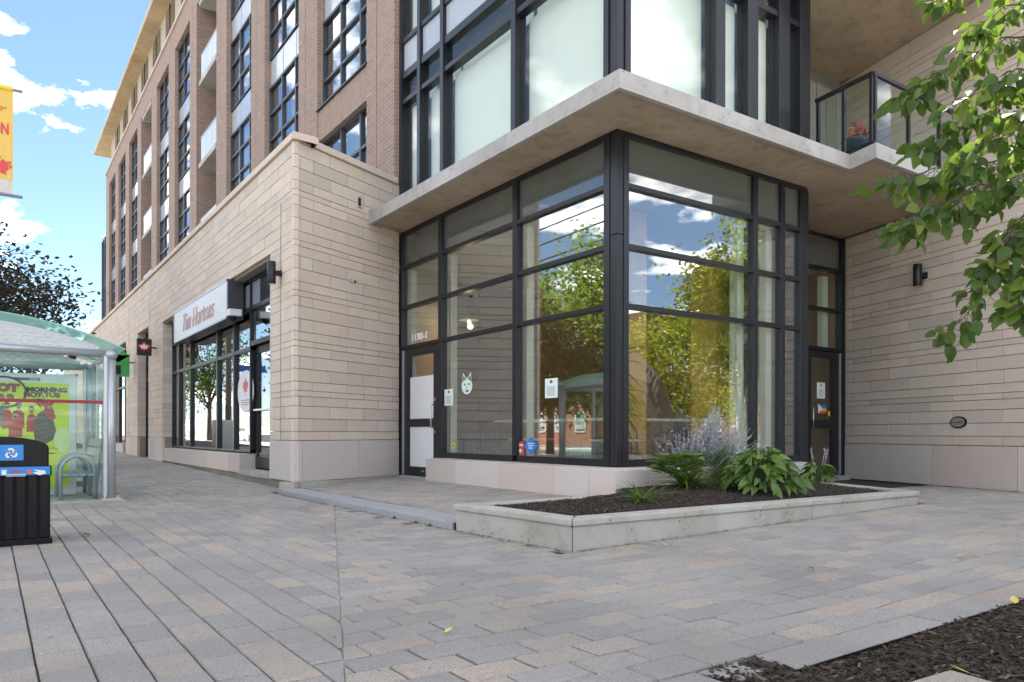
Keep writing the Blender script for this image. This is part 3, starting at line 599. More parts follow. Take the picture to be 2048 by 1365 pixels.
for i in range(0, len(edges), 2):
    for z in (6.72, 9.16, 11.80): MB().box(XB - 0.004, edges[i + 1] - 0.20, z, XB + 0.3, edges[i + 1] + 0.004, z + 0.018).build('stone_band', STONE, fac)
LV = [4.6, 6.54, 7.25, 9.17, 9.88, 11.80, 12.51, HEAD]
XW = XB + 0.15; BFRAME = plain('bay_frame', (0.075, 0.08, 0.092), 0.4, 0.4)
panesF = {}
def bay_window(a, b, z0, z1, k, seed):
    r = random.Random(seed); p = part('window', (XW, (a + b) / 2, z0), bld); fm = MB(); t = 0.055
    cols = [a, a + (b - a) * 0.23, a + (b - a) * 0.61, b] ; rows = [z0, z0 + (z1 - z0) / 3, z0 + (z1 - z0) * 2 / 3, z1]
    for c in cols: fm.box(XW - 0.03, max(a, c - t / 2), z0, XW + 0.09, min(b, c + t / 2), z1)
    for z in rows: fm.box(XW - 0.026, a, max(z0, z - t / 2), XW + 0.08, b, min(z1, z + t / 2))
    fm.build('window_frame', BFRAME, p)
    big = k < 3; pm = MB()
    for i in range(3):
        for j in range(3):
            q = pm if not big else MB(); q.box(XW + 0.02, cols[i] + t / 2, rows[j] + t / 2, XW + 0.03, cols[i + 1] - t / 2, rows[j + 1] - t / 2)
            if big: q.build('pane', GLASS_BAY, p)
    if not big: pm.build('pane', GLASS_BAY, p)
    if k < 3:
        c = r.uniform(0.35, 0.8); MB().box(XW + 0.16, a + .02, z0, XW + 0.17, a + (b - a) * c, z1).build('blind', BLIND, p)
    else: MB().box(XW + 0.16, a + .02, z0 + (z1 - z0) * r.uniform(0.3, .9), XW + 0.17, b - .02, z1).build('blind', plain('grey_blind', (0.25, 0.26, 0.27), 0.8), p)
    MB().box(XW + 0.22, a, z0, XW + 0.24, b, z1).build('room', DARK, p)
for k, (a, b, rec) in enumerate(openings):
    if not rec:
        lv = list(LV)
        if k == 0: lv = [4.6, 6.70, 7.35, 9.17, 9.88, 11.80, 12.51, HEAD]
        for i in range(0, 7, 2): bay_window(a, b, lv[i], lv[i + 1], k, k * 10 + i)
        for i in (1, 3, 5):
            if k == 0 and i == 1: continue
            q = part('spandrel', (XW, a, lv[i]), bld); cols = [a, a + (b - a) * 0.23, a + (b - a) * 0.61, b]
            for c0, c1 in zip(cols[:-1], cols[1:]): MB().box(XW + 0.005, c0 + 0.02, lv[i] + 0.03, XW + 0.05, c1 - 0.02, lv[i + 1] - 0.03).build('spandrel_panel', PANEL, q)
            MB().box(XW - 0.03, a, lv[i] - 0.03, XW + 0.004, b, lv[i] + 0.03).box(XW + 0.05, a, lv[i], XW + 0.09, b, lv[i + 1]).build('spandrel_frame', FRAME, q)
    else:
        MB().box(XB + 0.9, b - 0.002, 4.3, XB + 0.5, b + 0.02, HEAD).build('brick_return', BRICK, fac)
        MB().box(XB + 0.499, b, 4.3, XB + 1.6, b + 0.3, HEAD).build('brick_return', BRICK, fac); MB().box(XB + 0.499, a - 0.3, 4.3, XB + 1.6, a, HEAD).build('brick_return', BRICK, fac); MB().box(XB + 1.0, a, 4.3, XB + 1.1, b, HEAD).build('recess_glass', SPAND, fac)
        for z in (6.55, 9.19, 11.83, 14.4):
            q = part('balcony', (XB, a, z), bld); MB().box(XB - 0.02, a + .003, z, XB + 1.0, b - 0.42, z + 0.15).build('balcony_slab', CONC, q)
            MB().box(XB + 0.03, a + .02, z + 0.98, XB + 0.06, b - 0.45, z + 1.01).build('handrail', SILVER, q)
            for s in range(3): MB().box(XB + 0.04, a + .03 + s * 0.71, z + 0.17, XB + 0.05, a + .03 + s * 0.71 + 0.69, z + 0.97).build('glass_panel', plain('frosted_panel', (0.52, 0.57, 0.59), 0.25, 0, 0.03), q)
# top floor and roof
tf = part('top_floor', (0.1, 25, 15.6), bld); XT = XB + 0.19
MB().box(XT + 0.02, 5.4, 15.55, XT + 0.3, FAR - 0.4, 17.42).build('upper_wall', plain('beige_panel', (0.42, 0.36, 0.27), 0.7), tf)
yk = 6.0; kq = 0
while yk < FAR - 3:
    L = 1.7 if kq % 2 else 1.2
    if kq % 2: MB().box(XT, yk, 15.62, XT + 0.018, yk + L, 17.3).build('dark_window', SPAND, tf); MB().box(XT - 0.02, yk + L * .48, 15.62, XT, yk + L * .52, 17.3).build('mullion', FRAME, tf)
    yk += L; kq += 1
MB().box(-0.47, 4.6, 17.42, 6, 45.6, 17.60).build('roof_slab', mat_concrete('roof_concrete', (0.62, 0.47, 0.30), 0.1), tf)  # orange tan puts the warm bounce light into the concrete's colour
eb = part('end_bay', (XB, 44, 8), bld)
for z0, z1 in ((4.6, 6.5), (7.25, 9.17), (9.88, 11.8)):
    MB().box(XB + 0.06, FAR + .02, z0, XB + 0.08, FAR + 2.1, z1).build('pane', GLASS_BAY, eb)
    for c in (0.02, 0.7, 1.4, 2.05): MB().box(XB, FAR + c, z0 - .35, XB + 0.06, FAR + c + .06, z1 + .35).build('mullion', FRAME, eb)
for z0, z1 in ((6.5, 7.25), (9.17, 9.88), (11.8, 12.5)): MB().box(XB + 0.06, FAR + .02, z0, XB + 0.1, FAR + 2.1, z1).build('spandrel_panel', PANEL, eb)
MB().box(XB + 0.2, FAR, 4, 3, FAR + 2, 12.5).build('room', DARK, eb)
# ================================================================== STREET SHOP WINDOWS
XF = SHOPF + 0.27
def zs(px, py): return onX(px, py, XF).z
def shopfront(name, a, b, z0, z1, vs, hs, gm, door=None):
    p = part(name, (XF, (a + b) / 2, z0), bld)
    for v in [a, *vs, b]: MB().box(XF - 0.05, max(a, v - 0.04), z0, XF + 0.06, min(b, v + 0.04), z1).build('mullion', FRAME, p)
    for h in [z0, *hs, z1]: MB().box(XF - 0.045, a, max(z0, h - 0.035), XF + 0.055, b, min(z1, h + 0.035)).build('rail', FRAME, p)
    vv = [a, *vs, b]; hh = [z0, *hs, z1]
    for c0, c1 in zip(vv[:-1], vv[1:]):
        for h0, h1 in zip(hh[:-1], hh[1:]): MB().box(XF, c0 + .04, h0 + .035, XF + 0.012, c1 - .04, h1 - .035).build('pane', gm, p)
    return p
vy = [onX(px, 800, XF).y for px in (506, 472.3, 438.5, 384.6, 361.5)]
h1, h2 = zs(400, 731), zs(508, 617)
zsill = 0.33
shop = shopfront('shop_window', vy[0], O1[1], zsill + .02, 3.41, vy[1:], [h1, h2], GLASS_TH)
MB().box(XF + 0.6, vy[0], 0, XF + 2.4, O1[1] + .1, 3.5).build('shop_interior', plain('dim_room', (0.10, 0.075, 0.05), 0.9), shop)
for a, b in zip([vy[0]] + [8.1, 9.7, 11.2, 12.7], [8.1, 9.7, 11.2, 12.7, O1[1]]): base_slab(street, Vector((SHOPF, 0, 0)), YV, NST, a if a != vy[0] else a - 0.03, b, 0.0, zsill + 0.0, -0.03, 0.28)
sdoor = part('door', (XF, 6, 0.1), bld)
MB().box(XF - .05, O1[0], 0.06, XF + .06, O1[0] + .07, 3.41).box(XF - .05, O1[0] + .07, 2.22, XF + .06, vy[0] - .04, 2.30).box(XF - .05, O1[0] + .07, h2 - .035, XF + .06, vy[0] - .04, h2 + .035).box(XF - .05, O1[0] + .07, 3.34, XF + .06, vy[0] - .04, 3.41).build('door_frame', FRAME, sdoor)
MB().box(XF + .03, O1[0] + .08, 0.09, XF + .08, O1[0] + .17, 2.2).box(XF + .03, vy[0] - .15, 0.09, XF + .08, vy[0] - .05, 2.2).box(XF + .03, O1[0] + .17, 2.08, XF + .08, vy[0] - .15, 2.2).box(XF + .03, O1[0] + .17, 0.09, XF + .08, vy[0] - .15, 0.28).build('door_leaf', FRAME, sdoor)
MB().box(XF + .05, O1[0] + .17, 0.28, XF + .06, vy[0] - .15, 2.08).build('pane', GLASS_TH, sdoor); MB().box(XF, O1[0] + .07, 2.3, XF + .012, vy[0] - .04, h2 - .035).build('pane', GLASS_TH, sdoor)
MB().box(XF - .02, O1[0] + .1, 1.08, XF + .0, vy[0] - .08, 1.11).build('push_bar', STEEL, sdoor); MB().box(SHOPF + .02, O1[0], -0.02, XF + .1, vy[0] - .03, 0.06).build('threshold', CONC, sdoor)
lou = part('louvre', (XF, 5.7, 3.1), bld); ylo = onX(522, 560, XF).y
for k in range(16): z = h2 + .05 + k * (3.34 - h2 - .05) / 16; MB().obox((XF - .03, O1[0] + .08, z), (0.05, 0, -0.018), (0, ylo - O1[0] - .10, 0), (0, 0, 0.006)).build('louvre_slat', FRAME, lou)
MB().box(XF + .03, O1[0] + .07, h2, XF + .04, ylo, 3.38).build('louvre_back', DARK, lou)
MB().box(XF - .01, ylo, h2 + .035, XF + .02, onX(472.3, 600, XF).y - .04, 3.34).build('grey_panel', plain('grey_glass_panel', (0.23, 0.24, 0.29), 0.3), shop)
s2 = shopfront('shop_door', O2[0] + .02, O2[1] - .02, 0.0, 3.6, [O2[0] + 0.55], [2.25, 2.95], GLASS_TH); MB().box(XF + .3, O2[0], 0, XF + .32, O2[1], 3.6).build('dark_room', DARK, s2)
MB().tube([(XF - .05, O2[0] + 0.68, 0.9), (XF - .1, O2[0] + 0.68, 0.9), (XF - .1, O2[0] + 0.68, 1.25), (XF - .05, O2[0] + 0.68, 1.25)], 0.012).build('handle', plain('copper', (0.6, 0.25, 0.12), 0.3, 0.9), s2)
s3 = shopfront('shop_window', O3[0] + .9, O3[1], zsill, 3.6, [22.2, 23.6], [2.25, 2.95], GLASS_TH); MB().box(XF + .5, O3[0], 0, XF + .52, O3[1], 3.6).build('lit_room', plain('yellow_room', (0.55, 0.40, 0.12), 0.8), s3)
s4 = shopfront('shop_door', O3[0] + .02, O3[0] + .86, 0.0, 3.6, [], [2.25, 2.95], GLASS_TH)
base_slab(street, Vector((SHOPF, 0, 0)), YV, NST, O3[0] + .9, O3[1], -0.02, zsill, -0.03, 0.28)
s5 = shopfront('shop_window', O4[0], O4[1], zsill, 3.6, [29, 31], [2.25], GLASS_TH); MB().box(XF + .4, O4[0], 0, XF + .42, O4[1], 3.6).build('dark_room', DARK, s5)
# ================================================================== INTERIOR OF THE CORNER SHOP
room = part('shop_interior', (2, 2, 0), bld)
MB().prism([(0,0),(3.5,0),(3.5,1.23),(6.6,1.23),(6.6,5.9),(0,5.9)], -0.28, 0.0).build('floor', plain('interior_floor', (0.34, 0.29, 0.22), 0.6), room); MB().prism([(0.12,0.12),(3.5,0.12),(3.5,1.34),(6.3,1.34),(6.3,5.9),(0.12,5.9)], 3.50, 3.56).build('ceiling', plain('cream_ceiling', (0.66, 0.62, 0.50), 0.8), room)
MB().obox(G_ + WV * 0.14 + Vector((0, 0, 0)), WV * 7, -NRET * 0.1, (0, 0, 2.55)).build('tan_wall', TAN, room); MB().obox(G_ + WV * 0.14 + Vector((0, 0, 2.552)), WV * 7, -NRET * 0.1, (0, 0, 0.95)).build('upper_wall', plain('cream_wall', (0.50, 0.47, 0.36), 0.8), room)
MB().box(6.3, 1.35, 0, 6.4, 5.9, 3.5).build('back_wall', plain('brown_wall', (0.28, 0.17, 0.08), 0.8), room)
MB().box(2.2, 4.3, 0, 6.3, 4.4, 3.5).build('wood_wall', plain('wood_wall', (0.36, 0.20, 0.08), 0.7, 0, 0.2, 3), room)
def col_at(p0, p1, Y, th, m, z1=3.49): a, b = onY(p0, 700, Y).x, onY(p1, 700, Y).x; MB().box(a, Y, 0.0, b, Y + th, z1).build('column', m, room)
col_at(1262, 1293, 0.75, 0.4, WOOD); col_at(1432, 1476, 1.6, 0.5, WOOD); col_at(1517, 1541, 1.3, 0.5, WOOD)
# ================================================================== PLANTER
plt_ = thing('concrete_planter', (0, -1.4, -0.1), 'low raised concrete planter bed with a coping lip in front of the corner glass', 'planter')
def wallseg(a, b, name, inset, z0, z1, th, m=PLANTC, bev=0.008):
    a, b = Vector((*a, 0)), Vector((*b, 0)); d = (b - a).normalized(); n = Vector((-d.y, d.x, 0))
    MB().obox(a + n * inset + Vector((0, 0, z0)), b - a, n * th, (0, 0, z1 - z0)).build(name, m, plt_, bevel=bev)
def off(a, b, k): d = (Vector(b) - Vector(a)).normalized(); return tuple(Vector(a) + d * k)
mid = (0.62, -2.01)
EB = (3.42, 0.05)
RING = [(-0.19, -0.49), A_, B_, mid, C_, E_, EB]
r0, r1, r2, r3 = RING, offs(RING, 0.19), offs(RING, 0.022), offs(RING, 0.16)
for i in range(len(RING) - 1):
    def seg(p, q, g):
        a0, a1, b1, b0 = Vector(p[i]), Vector(p[i + 1]), Vector(q[i + 1]), Vector(q[i]); d = (a1 - a0).normalized() * g; return [tuple(a0 + d), tuple(a1 - d), tuple(b1 - d), tuple(b0 + d)]
    g = 0.003
    MB().prism(seg(r2, r3, g), -0.45, 0.026).build('planter_wall', PLANTC, plt_, bevel=0.006); MB().prism(seg(r0, r1, g), 0.028, 0.08).build('coping', PLANTC, plt_, bevel=0.010)
MULM = Mat('mulch'); r_ = MULM.rand(); MULM.color(MULM.mix(MULM.noise(90, 4, 0.7), MULM.ramp(r_, [(0, (0.022, 0.014, 0.009)), (0.5, (0.055, 0.036, 0.023)), (0.82, (0.11, 0.072, 0.045)), (0.94, (0.19, 0.13, 0.08)), (1, (0.40, 0.31, 0.21))]), (0.03, 0.021, 0.015))); MULM.rough(0.95); MULM.bump(MULM.noise(140, 4), 0.6, 0.01); MULCH = MULM.m
INNER = [(-2.20, -0.66), (-2.12, -1.86), (2.45, -1.84), (2.85, -0.92), (3.3, -0.16), (-0.17, -0.16), (-0.19, -0.63)]
def mulz(x, y): return 0.055 + 0.075 * math.exp(-((x - 0.7) ** 2 / 2.5 + (y + 0.6) ** 2 / 0.5)) + 0.012 * mnoise.noise(Vector((x * 4, y * 4, 0)))
def mulch_bed(name, label, poly, zf, nchip, seed, size, bb, dens=None):
    r = random.Random(seed); x0, y0, x1, y1 = bb; m = MB()
    st_ = 0.07; nx = int((x1 - x0) / st_); ny = int((y1 - y0) / st_); idx = {}
    for j in range(ny + 1):
        for i in range(nx + 1):
            x, y = x0 + i * st_, y0 + j * st_
            if any(inpoly(x + a, y + b, poly) for a, b in ((0, 0), (st_, 0), (-st_, 0), (0, st_), (0, -st_), (st_, st_), (-st_, -st_))): idx[i, j] = len(m.v); m.v.append((x, y, zf(x, y)))
    for j in range(ny):
        for i in range(nx):
            q = [(i, j), (i + 1, j), (i + 1, j + 1), (i, j + 1)]
            if all(k in idx for k in q): m.f.append(tuple(idx[k] for k in q))
    k = 0
    while k < nchip:
        x, y = r.uniform(x0, x1), r.uniform(y0, y1)
        if not inpoly(x, y, poly): continue
        if dens and r.random() > dens(x, y): continue
        k += 1; L = size * r.uniform(0.5, 1.7); W = L * r.uniform(0.18, 0.4); e = Euler((r.uniform(-.5, .5), r.uniform(-.5, .5), r.uniform(0, 6.3))).to_matrix(); o = Vector((x, y, zf(x, y) + 0.003 + r.random() * 0.004))
        a, b, c = e @ Vector((L, 0, 0)), e @ Vector((0, W, 0)), e @ Vector((0, 0, 0.003))
        V = [o - a / 2 - b / 2, o + a / 2 - b * 0.3, o + a / 2 * 0.9 + b / 2, o - a * 0.4 + b * 0.45]; V += [p + c for p in V]
        m.add(V, [(4, 5, 6, 7), (0, 1, 5, 4), (1, 2, 6, 5), (2, 3, 7, 6), (3, 0, 4, 7)])
    return m.build(name, MULCH, kind='stuff', label=label, category='mulch')
mulch_bed('mulch', 'dark bark mulch filling the raised concrete planter', INNER, mulz, 9000, 3, 0.022, (-2.3, -1.95, 3.4, -0.1), lambda x, y: 0.25 + 0.75 * max(0, min(1, (1.6 - x) / 3.6)))
# bottom-right mulch bed with edging
BED = [(-4.42, -4.56), (-3.62, -4.53), (-3.60, -4.345), (-3.285, -4.335), (-3.29, -4.535), (6.0, -4.46), (6.0, -8.5), (-5.0, -8.5)]
def bedz(x, y): return gz(x, y) - 0.010 + 0.014 * mnoise.noise(Vector((x * 3, y * 3, 2))) + 0.03 * min(1, max(0, (-4.6 - y)))
mulch_bed('mulch', 'dark bark mulch in the tree bed at the edge of the paving', BED, bedz, 15000, 4, 0.028, (-4.5, -5.9, 0.9, -4.33), lambda x, y: max(0.06, min(1, 1.3 / (0.2 + (x + 4.6) ** 2 * 0.10))))
ed = MB().prism([(-3.33, -4.535), (6, -4.535), (6, -4.528), (-3.33, -4.528)], -0.3, lambda x, y: gz(x, y) - 0.004).build('bed_edging', BLACKM, label='thin dark metal edging strip along the tree bed', category='edging')
x = -3.28; rq = random.Random(9)         # edging course of larger pavers
while x < 6.5:
    L = 0.30 * rq.choice((1, 1, .8)); z = gz(x, -4.4); m = MB(); paver_mesh(m, [(x + .003, -4.525), (x + L - .003, -4.525), (x + L - .003, BEDY - .006), (x + .003, BEDY - .006)], gz); m.build('paver', PAVER, pavement); x += L
m = MB(); paver_mesh(m, [(-3.56, -4.50), (-3.40, -4.47), (-3.39, -4.345), (-3.60, -4.34)], gz); m.build('paver', PAVER, pavement)
x = -3.62
for L in (0.2, 0.25, 0.22): m = MB(); paver_mesh(m, [(x - L + .004, -4.52), (x - .004, -4.53), (x - .004, -4.345), (x - L + .004, -4.345)], gz); m.build('paver', PAVER, pavement); x -= L
P = onZ(1820, 1374, -0.13); MB().obox((P.x - .20, P.y - .19, -0.16), (0.36, -0.02, 0), (0.02, 0.17, 0), (0, 0, 0.065)).build('loose_paver', PAVER, bevel=0.006, label='loose grey paver lying in the mulch of the tree bed', category='paver')
# ================================================================== LEAVES AND PLANTS
def leaf_mesh(name, m, L, W, fold=0.25, droop=0.25, n=5, tip=0.85, serr=0.0, seed=0):
    r = random.Random(seed); b = MB(); V = []; F = []
    for i in range(n + 1):
        t = i / n; w_ = W / 2 * (math.sin(math.pi * min(1, t ** tip)) ** 0.8 if 0 < t < 1 else 0.03); w_ *= 1 + serr * r.uniform(-1, 1)
        x = L * t; z = -droop * L * t * t
        V += [(x, -w_, z + fold * w_), (x, 0, z), (x, w_, z + fold * w_)]
    for i in range(n):
        k = 3 * i; F += [(k, k + 3, k + 4, k + 1), (k + 1, k + 4, k + 5, k + 2)]
    b.add(V, F); return b.mesh(name, m, True)
def aim(p, d, up=Vector((0, 0, 1)), roll=0.0, s=1.0):
    d = d.normalized(); y = up.cross(d)
    y = y.normalized() if y.length > 1e-3 else Vector((0, 1, 0)); z = d.cross(y); m = Matrix((d, y, z)).transposed() @ Matrix.Rotation(roll, 3, 'X'); m = m.to_4x4() @ Matrix.Scale(s, 4); m.translation = p; return m
HOSTA = mat_leaf('hosta_leaf', [(0, (0.055, 0.115, 0.02)), (0.5, (0.10, 0.18, 0.03)), (1, (0.19, 0.27, 0.05))], 0.22, 0.34)
LILY = mat_leaf('daylily_leaf', [(0, (0.06, 0.14, 0.018)), (0.6, (0.11, 0.21, 0.025)), (1, (0.20, 0.26, 0.045))], 0.3, 0.4)
SAGE_L = mat_leaf('sage_leaf', [(0, (0.13, 0.19, 0.07)), (1, (0.26, 0.32, 0.15))], 0.2, 0.6); SAGE_F = plain('sage_flower', (0.60, 0.58, 0.68), 0.8, 0, 0.3, 40)
STEM = plain('green_stem', (0.10, 0.14, 0.05), 0.7)
hl = [leaf_mesh('hosta_leaf', HOSTA, 0.135, 0.074, 0.25, 0.7, 6, 0.8, 0.06, s) for s in range(2)] + [leaf_mesh('hosta_leaf', HOSTA, 0.12, 0.055, 0.35, 0.35, 6, 0.8, 0, 5)]
def hosta(x, y, rad, ht, n, seed, label, name='hosta_plant'):
    z0 = mulz(x, y); t = thing(name, (x, y, z0), label, 'plant'); r = random.Random(seed); st_ = MB()
    for i in range(n):
        q = (i + 0.5) / n; a = i * 2.39996 + r.uniform(-.6, .6); el = 1 - q; rr = rad * (0.10 + 0.75 * q) * r.uniform(.7, 1.15); h = ht * (0.12 + 0.9 * math.cos(q * 1.45)) * r.uniform(.75, 1.2)
        d = Vector((math.cos(a), math.sin(a), 0)); p = Vector((x, y, z0)) + d * rr * 0.8 + Vector((0, 0, h)); st_.tube([Vector((x, y, z0)) + d * .03, Vector((x, y, z0)) + d * rr * .35 + Vector((0, 0, h * .7)), p], 0.004, 4, False)
        link('leaf', r.choice(hl), t, mw=aim(p, d + Vector((0, 0, 0.55 * el - 0.25)), roll=r.uniform(-.9, .9), s=r.uniform(.7, 1.2) * (0.8 + 0.25 * q)))
    st_.build('stems', STEM, t); return t
ph = onZ(1548, 985, 0.10); ph2 = onZ(1655, 963, 0.09)
h1_ = hosta(ph.x + 0.02, ph.y + 0.16, 0.56, 0.38, 280, 1, 'large broad-leaved hosta clump spilling over the planter front')
h2_ = hosta(ph2.x - 0.08, ph2.y + 0.08, 0.33, 0.22, 60, 2, 'small hosta near the right-hand door at the planter end')
def spikes(t, x, y, z0, n, ht, seed):
    r = random.Random(seed)
    for i in range(n):
        a = r.uniform(0, 6.3); m = MB(); p = [Vector((x, y, z0)) + Vector((math.cos(a), math.sin(a), 0)) * (.10 * k / 3 + .03) + Vector((0, 0, ht * k / 3)) for k in range(4)]; m.tube(p, [.004, .003, .003, .002], 5)
        for j in range(14): s = p[2].lerp(p[3], j / 13 * .95); e = Vector((r.uniform(-1, 1), r.uniform(-1, 1), r.uniform(-.3, .3))) * 0.016; m.add([s, s + e + Vector((0, 0, .008)), s + e * 1.3 - Vector((0, 0, .006))], [(0, 1, 2)])
        m.build('flower_spike', plain('pale_flower', (0.5, 0.45, 0.5), 0.8), t)
spikes(h2_, ph2.x - .05, ph2.y + .1, 0.1, 3, 0.42, 6); spikes(h1_, ph.x + .05, ph.y + .1, 0.1, 2, 0.5, 8)
blade = [leaf_mesh('lily_blade', LILY, 0.34, 0.020, 0.5, dr_, 7, 0.55, 0, s) for s, dr_ in enumerate((0.35, 0.6, 0.9, 1.3))]
broad = [leaf_mesh('broad_leaf', LILY, 0.16, 0.075, 0.25, 0.3, 5, 0.8, 0, s) for s in range(2)]
def clump(x, y, n, s, seed, label, flower=False, nb=0):
    z0 = mulz(x, y); t = thing('daylily_plant', (x, y, z0), label, 'plant'); r = random.Random(seed)
    for i in range(n):
        a = r.uniform(0, 6.3); el = r.uniform(.5, 2.4); d = Vector((math.cos(a), math.sin(a), el)); link('leaf', r.choice(blade), t, mw=aim(Vector((x + r.gauss(0, .03), y + r.gauss(0, .03), z0)), d, roll=r.uniform(-.4, .4), s=s * r.uniform(.6, 1.15)))
    for i in range(nb):
        a = r.uniform(0, 6.3); h = r.uniform(.12, .34); q = r.uniform(.02, .20); d = Vector((math.cos(a), math.sin(a), .5)); link('leaf', r.choice(broad), t, mw=aim(Vector((x + math.cos(a) * q, y + .10 + math.sin(a) * q, z0 + h)), d, roll=r.uniform(-.5, .5), s=r.uniform(.7, 1.2)))
    if flower:
        m = MB(); p = onZ(1414, 965, .2); p = Vector((x + .15, y - .1, z0 + .19)); m.tube([(x, y, z0), (x + .1, y - .05, z0 + .16), p], .004, 5); m.build('stems', STEM, t); m = MB()
        for k in range(5): a = k * 1.256; m.add([p, p + Vector((math.cos(a) * .02, math.sin(a) * .02, .028)), p + Vector((math.cos(a + .7) * .02, math.sin(a + .7) * .02, .02))], [(0, 1, 2)])
        m.build('flower', plain('orange_flower', (0.55, 0.16, 0.05), 0.7), t)
p1 = onZ(1285, 1005, .07); p2 = onZ(1380, 985, .08)
clump(p1.x, p1.y + .03, 60, 0.8, 3, 'small lone tuft of grassy daylily leaves nearest the planter corner'); clump(p2.x, p2.y + .05, 130, 1.15, 4, 'bushy bright green daylily clump with one orange bloom before the sage', True, 110)
# Russian sage: many upright grey-lavender wands over fine green foliage
ps = onZ(1410, 968, .1); sx, sy = ps.x + .05, ps.y + .22; z0 = mulz(sx, sy)
sg = thing('russian_sage', (sx, sy, z0), 'tall airy sage with lavender flower wands beside the glass', 'plant'); r = random.Random(12); fo = MB(); wd = MB(); fl = MB()
for i in range(330):
    a = r.uniform(0, 6.3); sp = abs(r.gauss(0, .40)); H = r.uniform(.50, 1.0) * (1 - .35 * min(1, sp / .6)); b0 = Vector((sx + math.cos(a) * sp * .35, sy + math.sin(a) * sp * .22, z0)); tp = Vector((sx + math.cos(a) * sp * 1.25, sy + math.sin(a) * sp * .6, z0 + H)); tp.y = min(tp.y, -0.24)
    md2 = b0.lerp(tp, .5) + Vector((r.uniform(-.03, .03), r.uniform(-.03, .03), .04)); pts = [b0, md2, tp]; wd.tube(pts, [.003, .0025, .0012], 4, False)
    for k in range(46):
        t = r.uniform(.40, 1); c = md2.lerp(tp, (t - .5) * 2) if t > .5 else b0.lerp(md2, t * 2); e = Vector((r.gauss(0, 1), r.gauss(0, 1), r.uniform(.1, 1.0))).normalized() * r.uniform(.008, .032) * (1.3 - t * .8); s = r.uniform(.005, .009); q = Vector((r.uniform(-1, 1), r.uniform(-1, 1), r.uniform(-1, 1))).normalized() * s
        fl.add([c + e * .2, c + e + q, c + e - q], [(0, 1, 2)])
    for k in range(30):
        t = r.uniform(.05, .72); c = b0.lerp(tp, t); e = Vector((r.gauss(0, 1), r.gauss(0, 1), r.uniform(-.1, .9))).normalized() * r.uniform(.025, .06); q = e.cross(Vector((0, 0, 1))).normalized() * .007; fo.add([c, c + e * .5 + q, c + e, c + e * .5 - q], [(0, 1, 2, 3)])
for k in range(2200):      # dense green skirt to the right of the wands
    a = r.uniform(0, 6.3); rr = abs(r.gauss(0, .19)); c = Vector((sx + .13 + math.cos(a) * rr * 1.3, sy - .12 + math.sin(a) * rr * .8, z0 + abs(r.gauss(0, .17)))); c.y = min(c.y, -.25); e = Vector((r.gauss(0, 1), r.gauss(0, 1), r.uniform(0, 1))).normalized() * r.uniform(.03, .06); q = e.cross(Vector((0, 0, 1))).normalized() * .009; fo.add([c, c + e * .5 + q, c + e, c + e * .5 - q], [(0, 1, 2, 3)])
fo.build('foliage', SAGE_L, sg); wd.build('stems', plain('sage_stem', (0.36, 0.38, 0.33), 0.8), sg); fl.build('flowers', SAGE_F, sg)
hose = MB(); pts = [onZ(x, y, .075) for x, y in ((1560, 992), (1640, 990), (1700, 985), (1712, 975), (1690, 968), (1640, 962))]; pts = [Vector((p.x, p.y, mulz(p.x, p.y) + .008)) for p in pts]
cv = []
for i in range(len(pts) - 1):
    for k in range(4): cv.append(pts[i].lerp(pts[i + 1], k / 4))
hose.tube(cv, 0.007, 6).build('drip_hose', plain('black_hose', (0.03, 0.025, 0.022), .6), smooth=True, label='thin dark drip hose curving over the planter mulch', category='hose')
# fallen leaves on the paving
YL = plain('yellow_leaf', (0.62, 0.47, 0.12), 0.6, 0, .2, 30); lm = leaf_mesh('fallen_leaf', YL, 0.055, 0.032, 0.35, -0.3, 5)
spots = [(888, 1269, 'pale yellow leaf fallen on the paving near the front edge'), (1335, 1094, 'cream leaf lying close to the planter wall'), (1626, 1141, 'curled golden leaf on the middle of the right paving'), (1912, 1115, 'yellow leaf on the paving toward the right wall'), (2030, 1211, 'yellow leaf on the mulch at the right picture edge'), (1945, 1355, 'bright yellow leaf on the mulch beside the loose paver'), (180, 1073, 'long dry yellow leaf near the recycling bin')]
for i, (px, py, lb_) in enumerate(spots):
    p = onZ(px, py, -0.14); p = onZ(px, py, gz(p.x, p.y)); link('fallen_leaf', lm, mw=Matrix.Translation(Vector((p.x, p.y, gz(p.x, p.y) + .008))) @ Euler((.1, -.1, i * 1.7)).to_matrix().to_4x4() @ Matrix.Scale(1.5 if i == 6 else 0.8 + .1 * i, 4), label=lb_, category='leaf', group='fallen leaves')
# grit and leaf bits swept along the planter, kerb and wall feet, plus scattered specks
r = random.Random(55); gr = MB()
def bit(x, y, z, s):
    e = Euler((r.uniform(-.3, .3), r.uniform(-.3, .3), r.uniform(0, 6.3))).to_matrix(); o = Vector((x, y, z)); a, b = e @ Vector((s, 0, 0)), e @ Vector((0, s * r.uniform(.3, .7), 0)); gr.add([o - a / 2 - b / 2, o + a / 2 - b * .3, o + a * .35 + b / 2, o - a * .4 + b * .4 + Vector((0, 0, s * .15))], [(0, 1, 2, 3)])
def line_bits(p, q, n, w_, off_):
    p, q = Vector((*p, 0)), Vector((*q, 0)); d = (q - p).normalized(); nn = Vector((d.y, -d.x, 0))
    for i in range(n):
        c = p.lerp(q, r.random()) + nn * (off_ + abs(r.gauss(0, w_))); bit(c.x, c.y, gz(c.x, c.y) + .004, r.uniform(.006, .022))
line_bits(A_, B_, 160, .018, -.018); line_bits(B_, C_, 260, .015, -.018); line_bits((KX, 4.3), (KX, -.45), 220, .02, .002); line_bits((SHOPF + .08, 14), (SHOPF + .08, 4.5), 160, .03, .0)
q_ = RW1; line_bits(tuple((W0 + NRW * .0)[:2]), tuple(q_[:2]), 120, .03, .004)
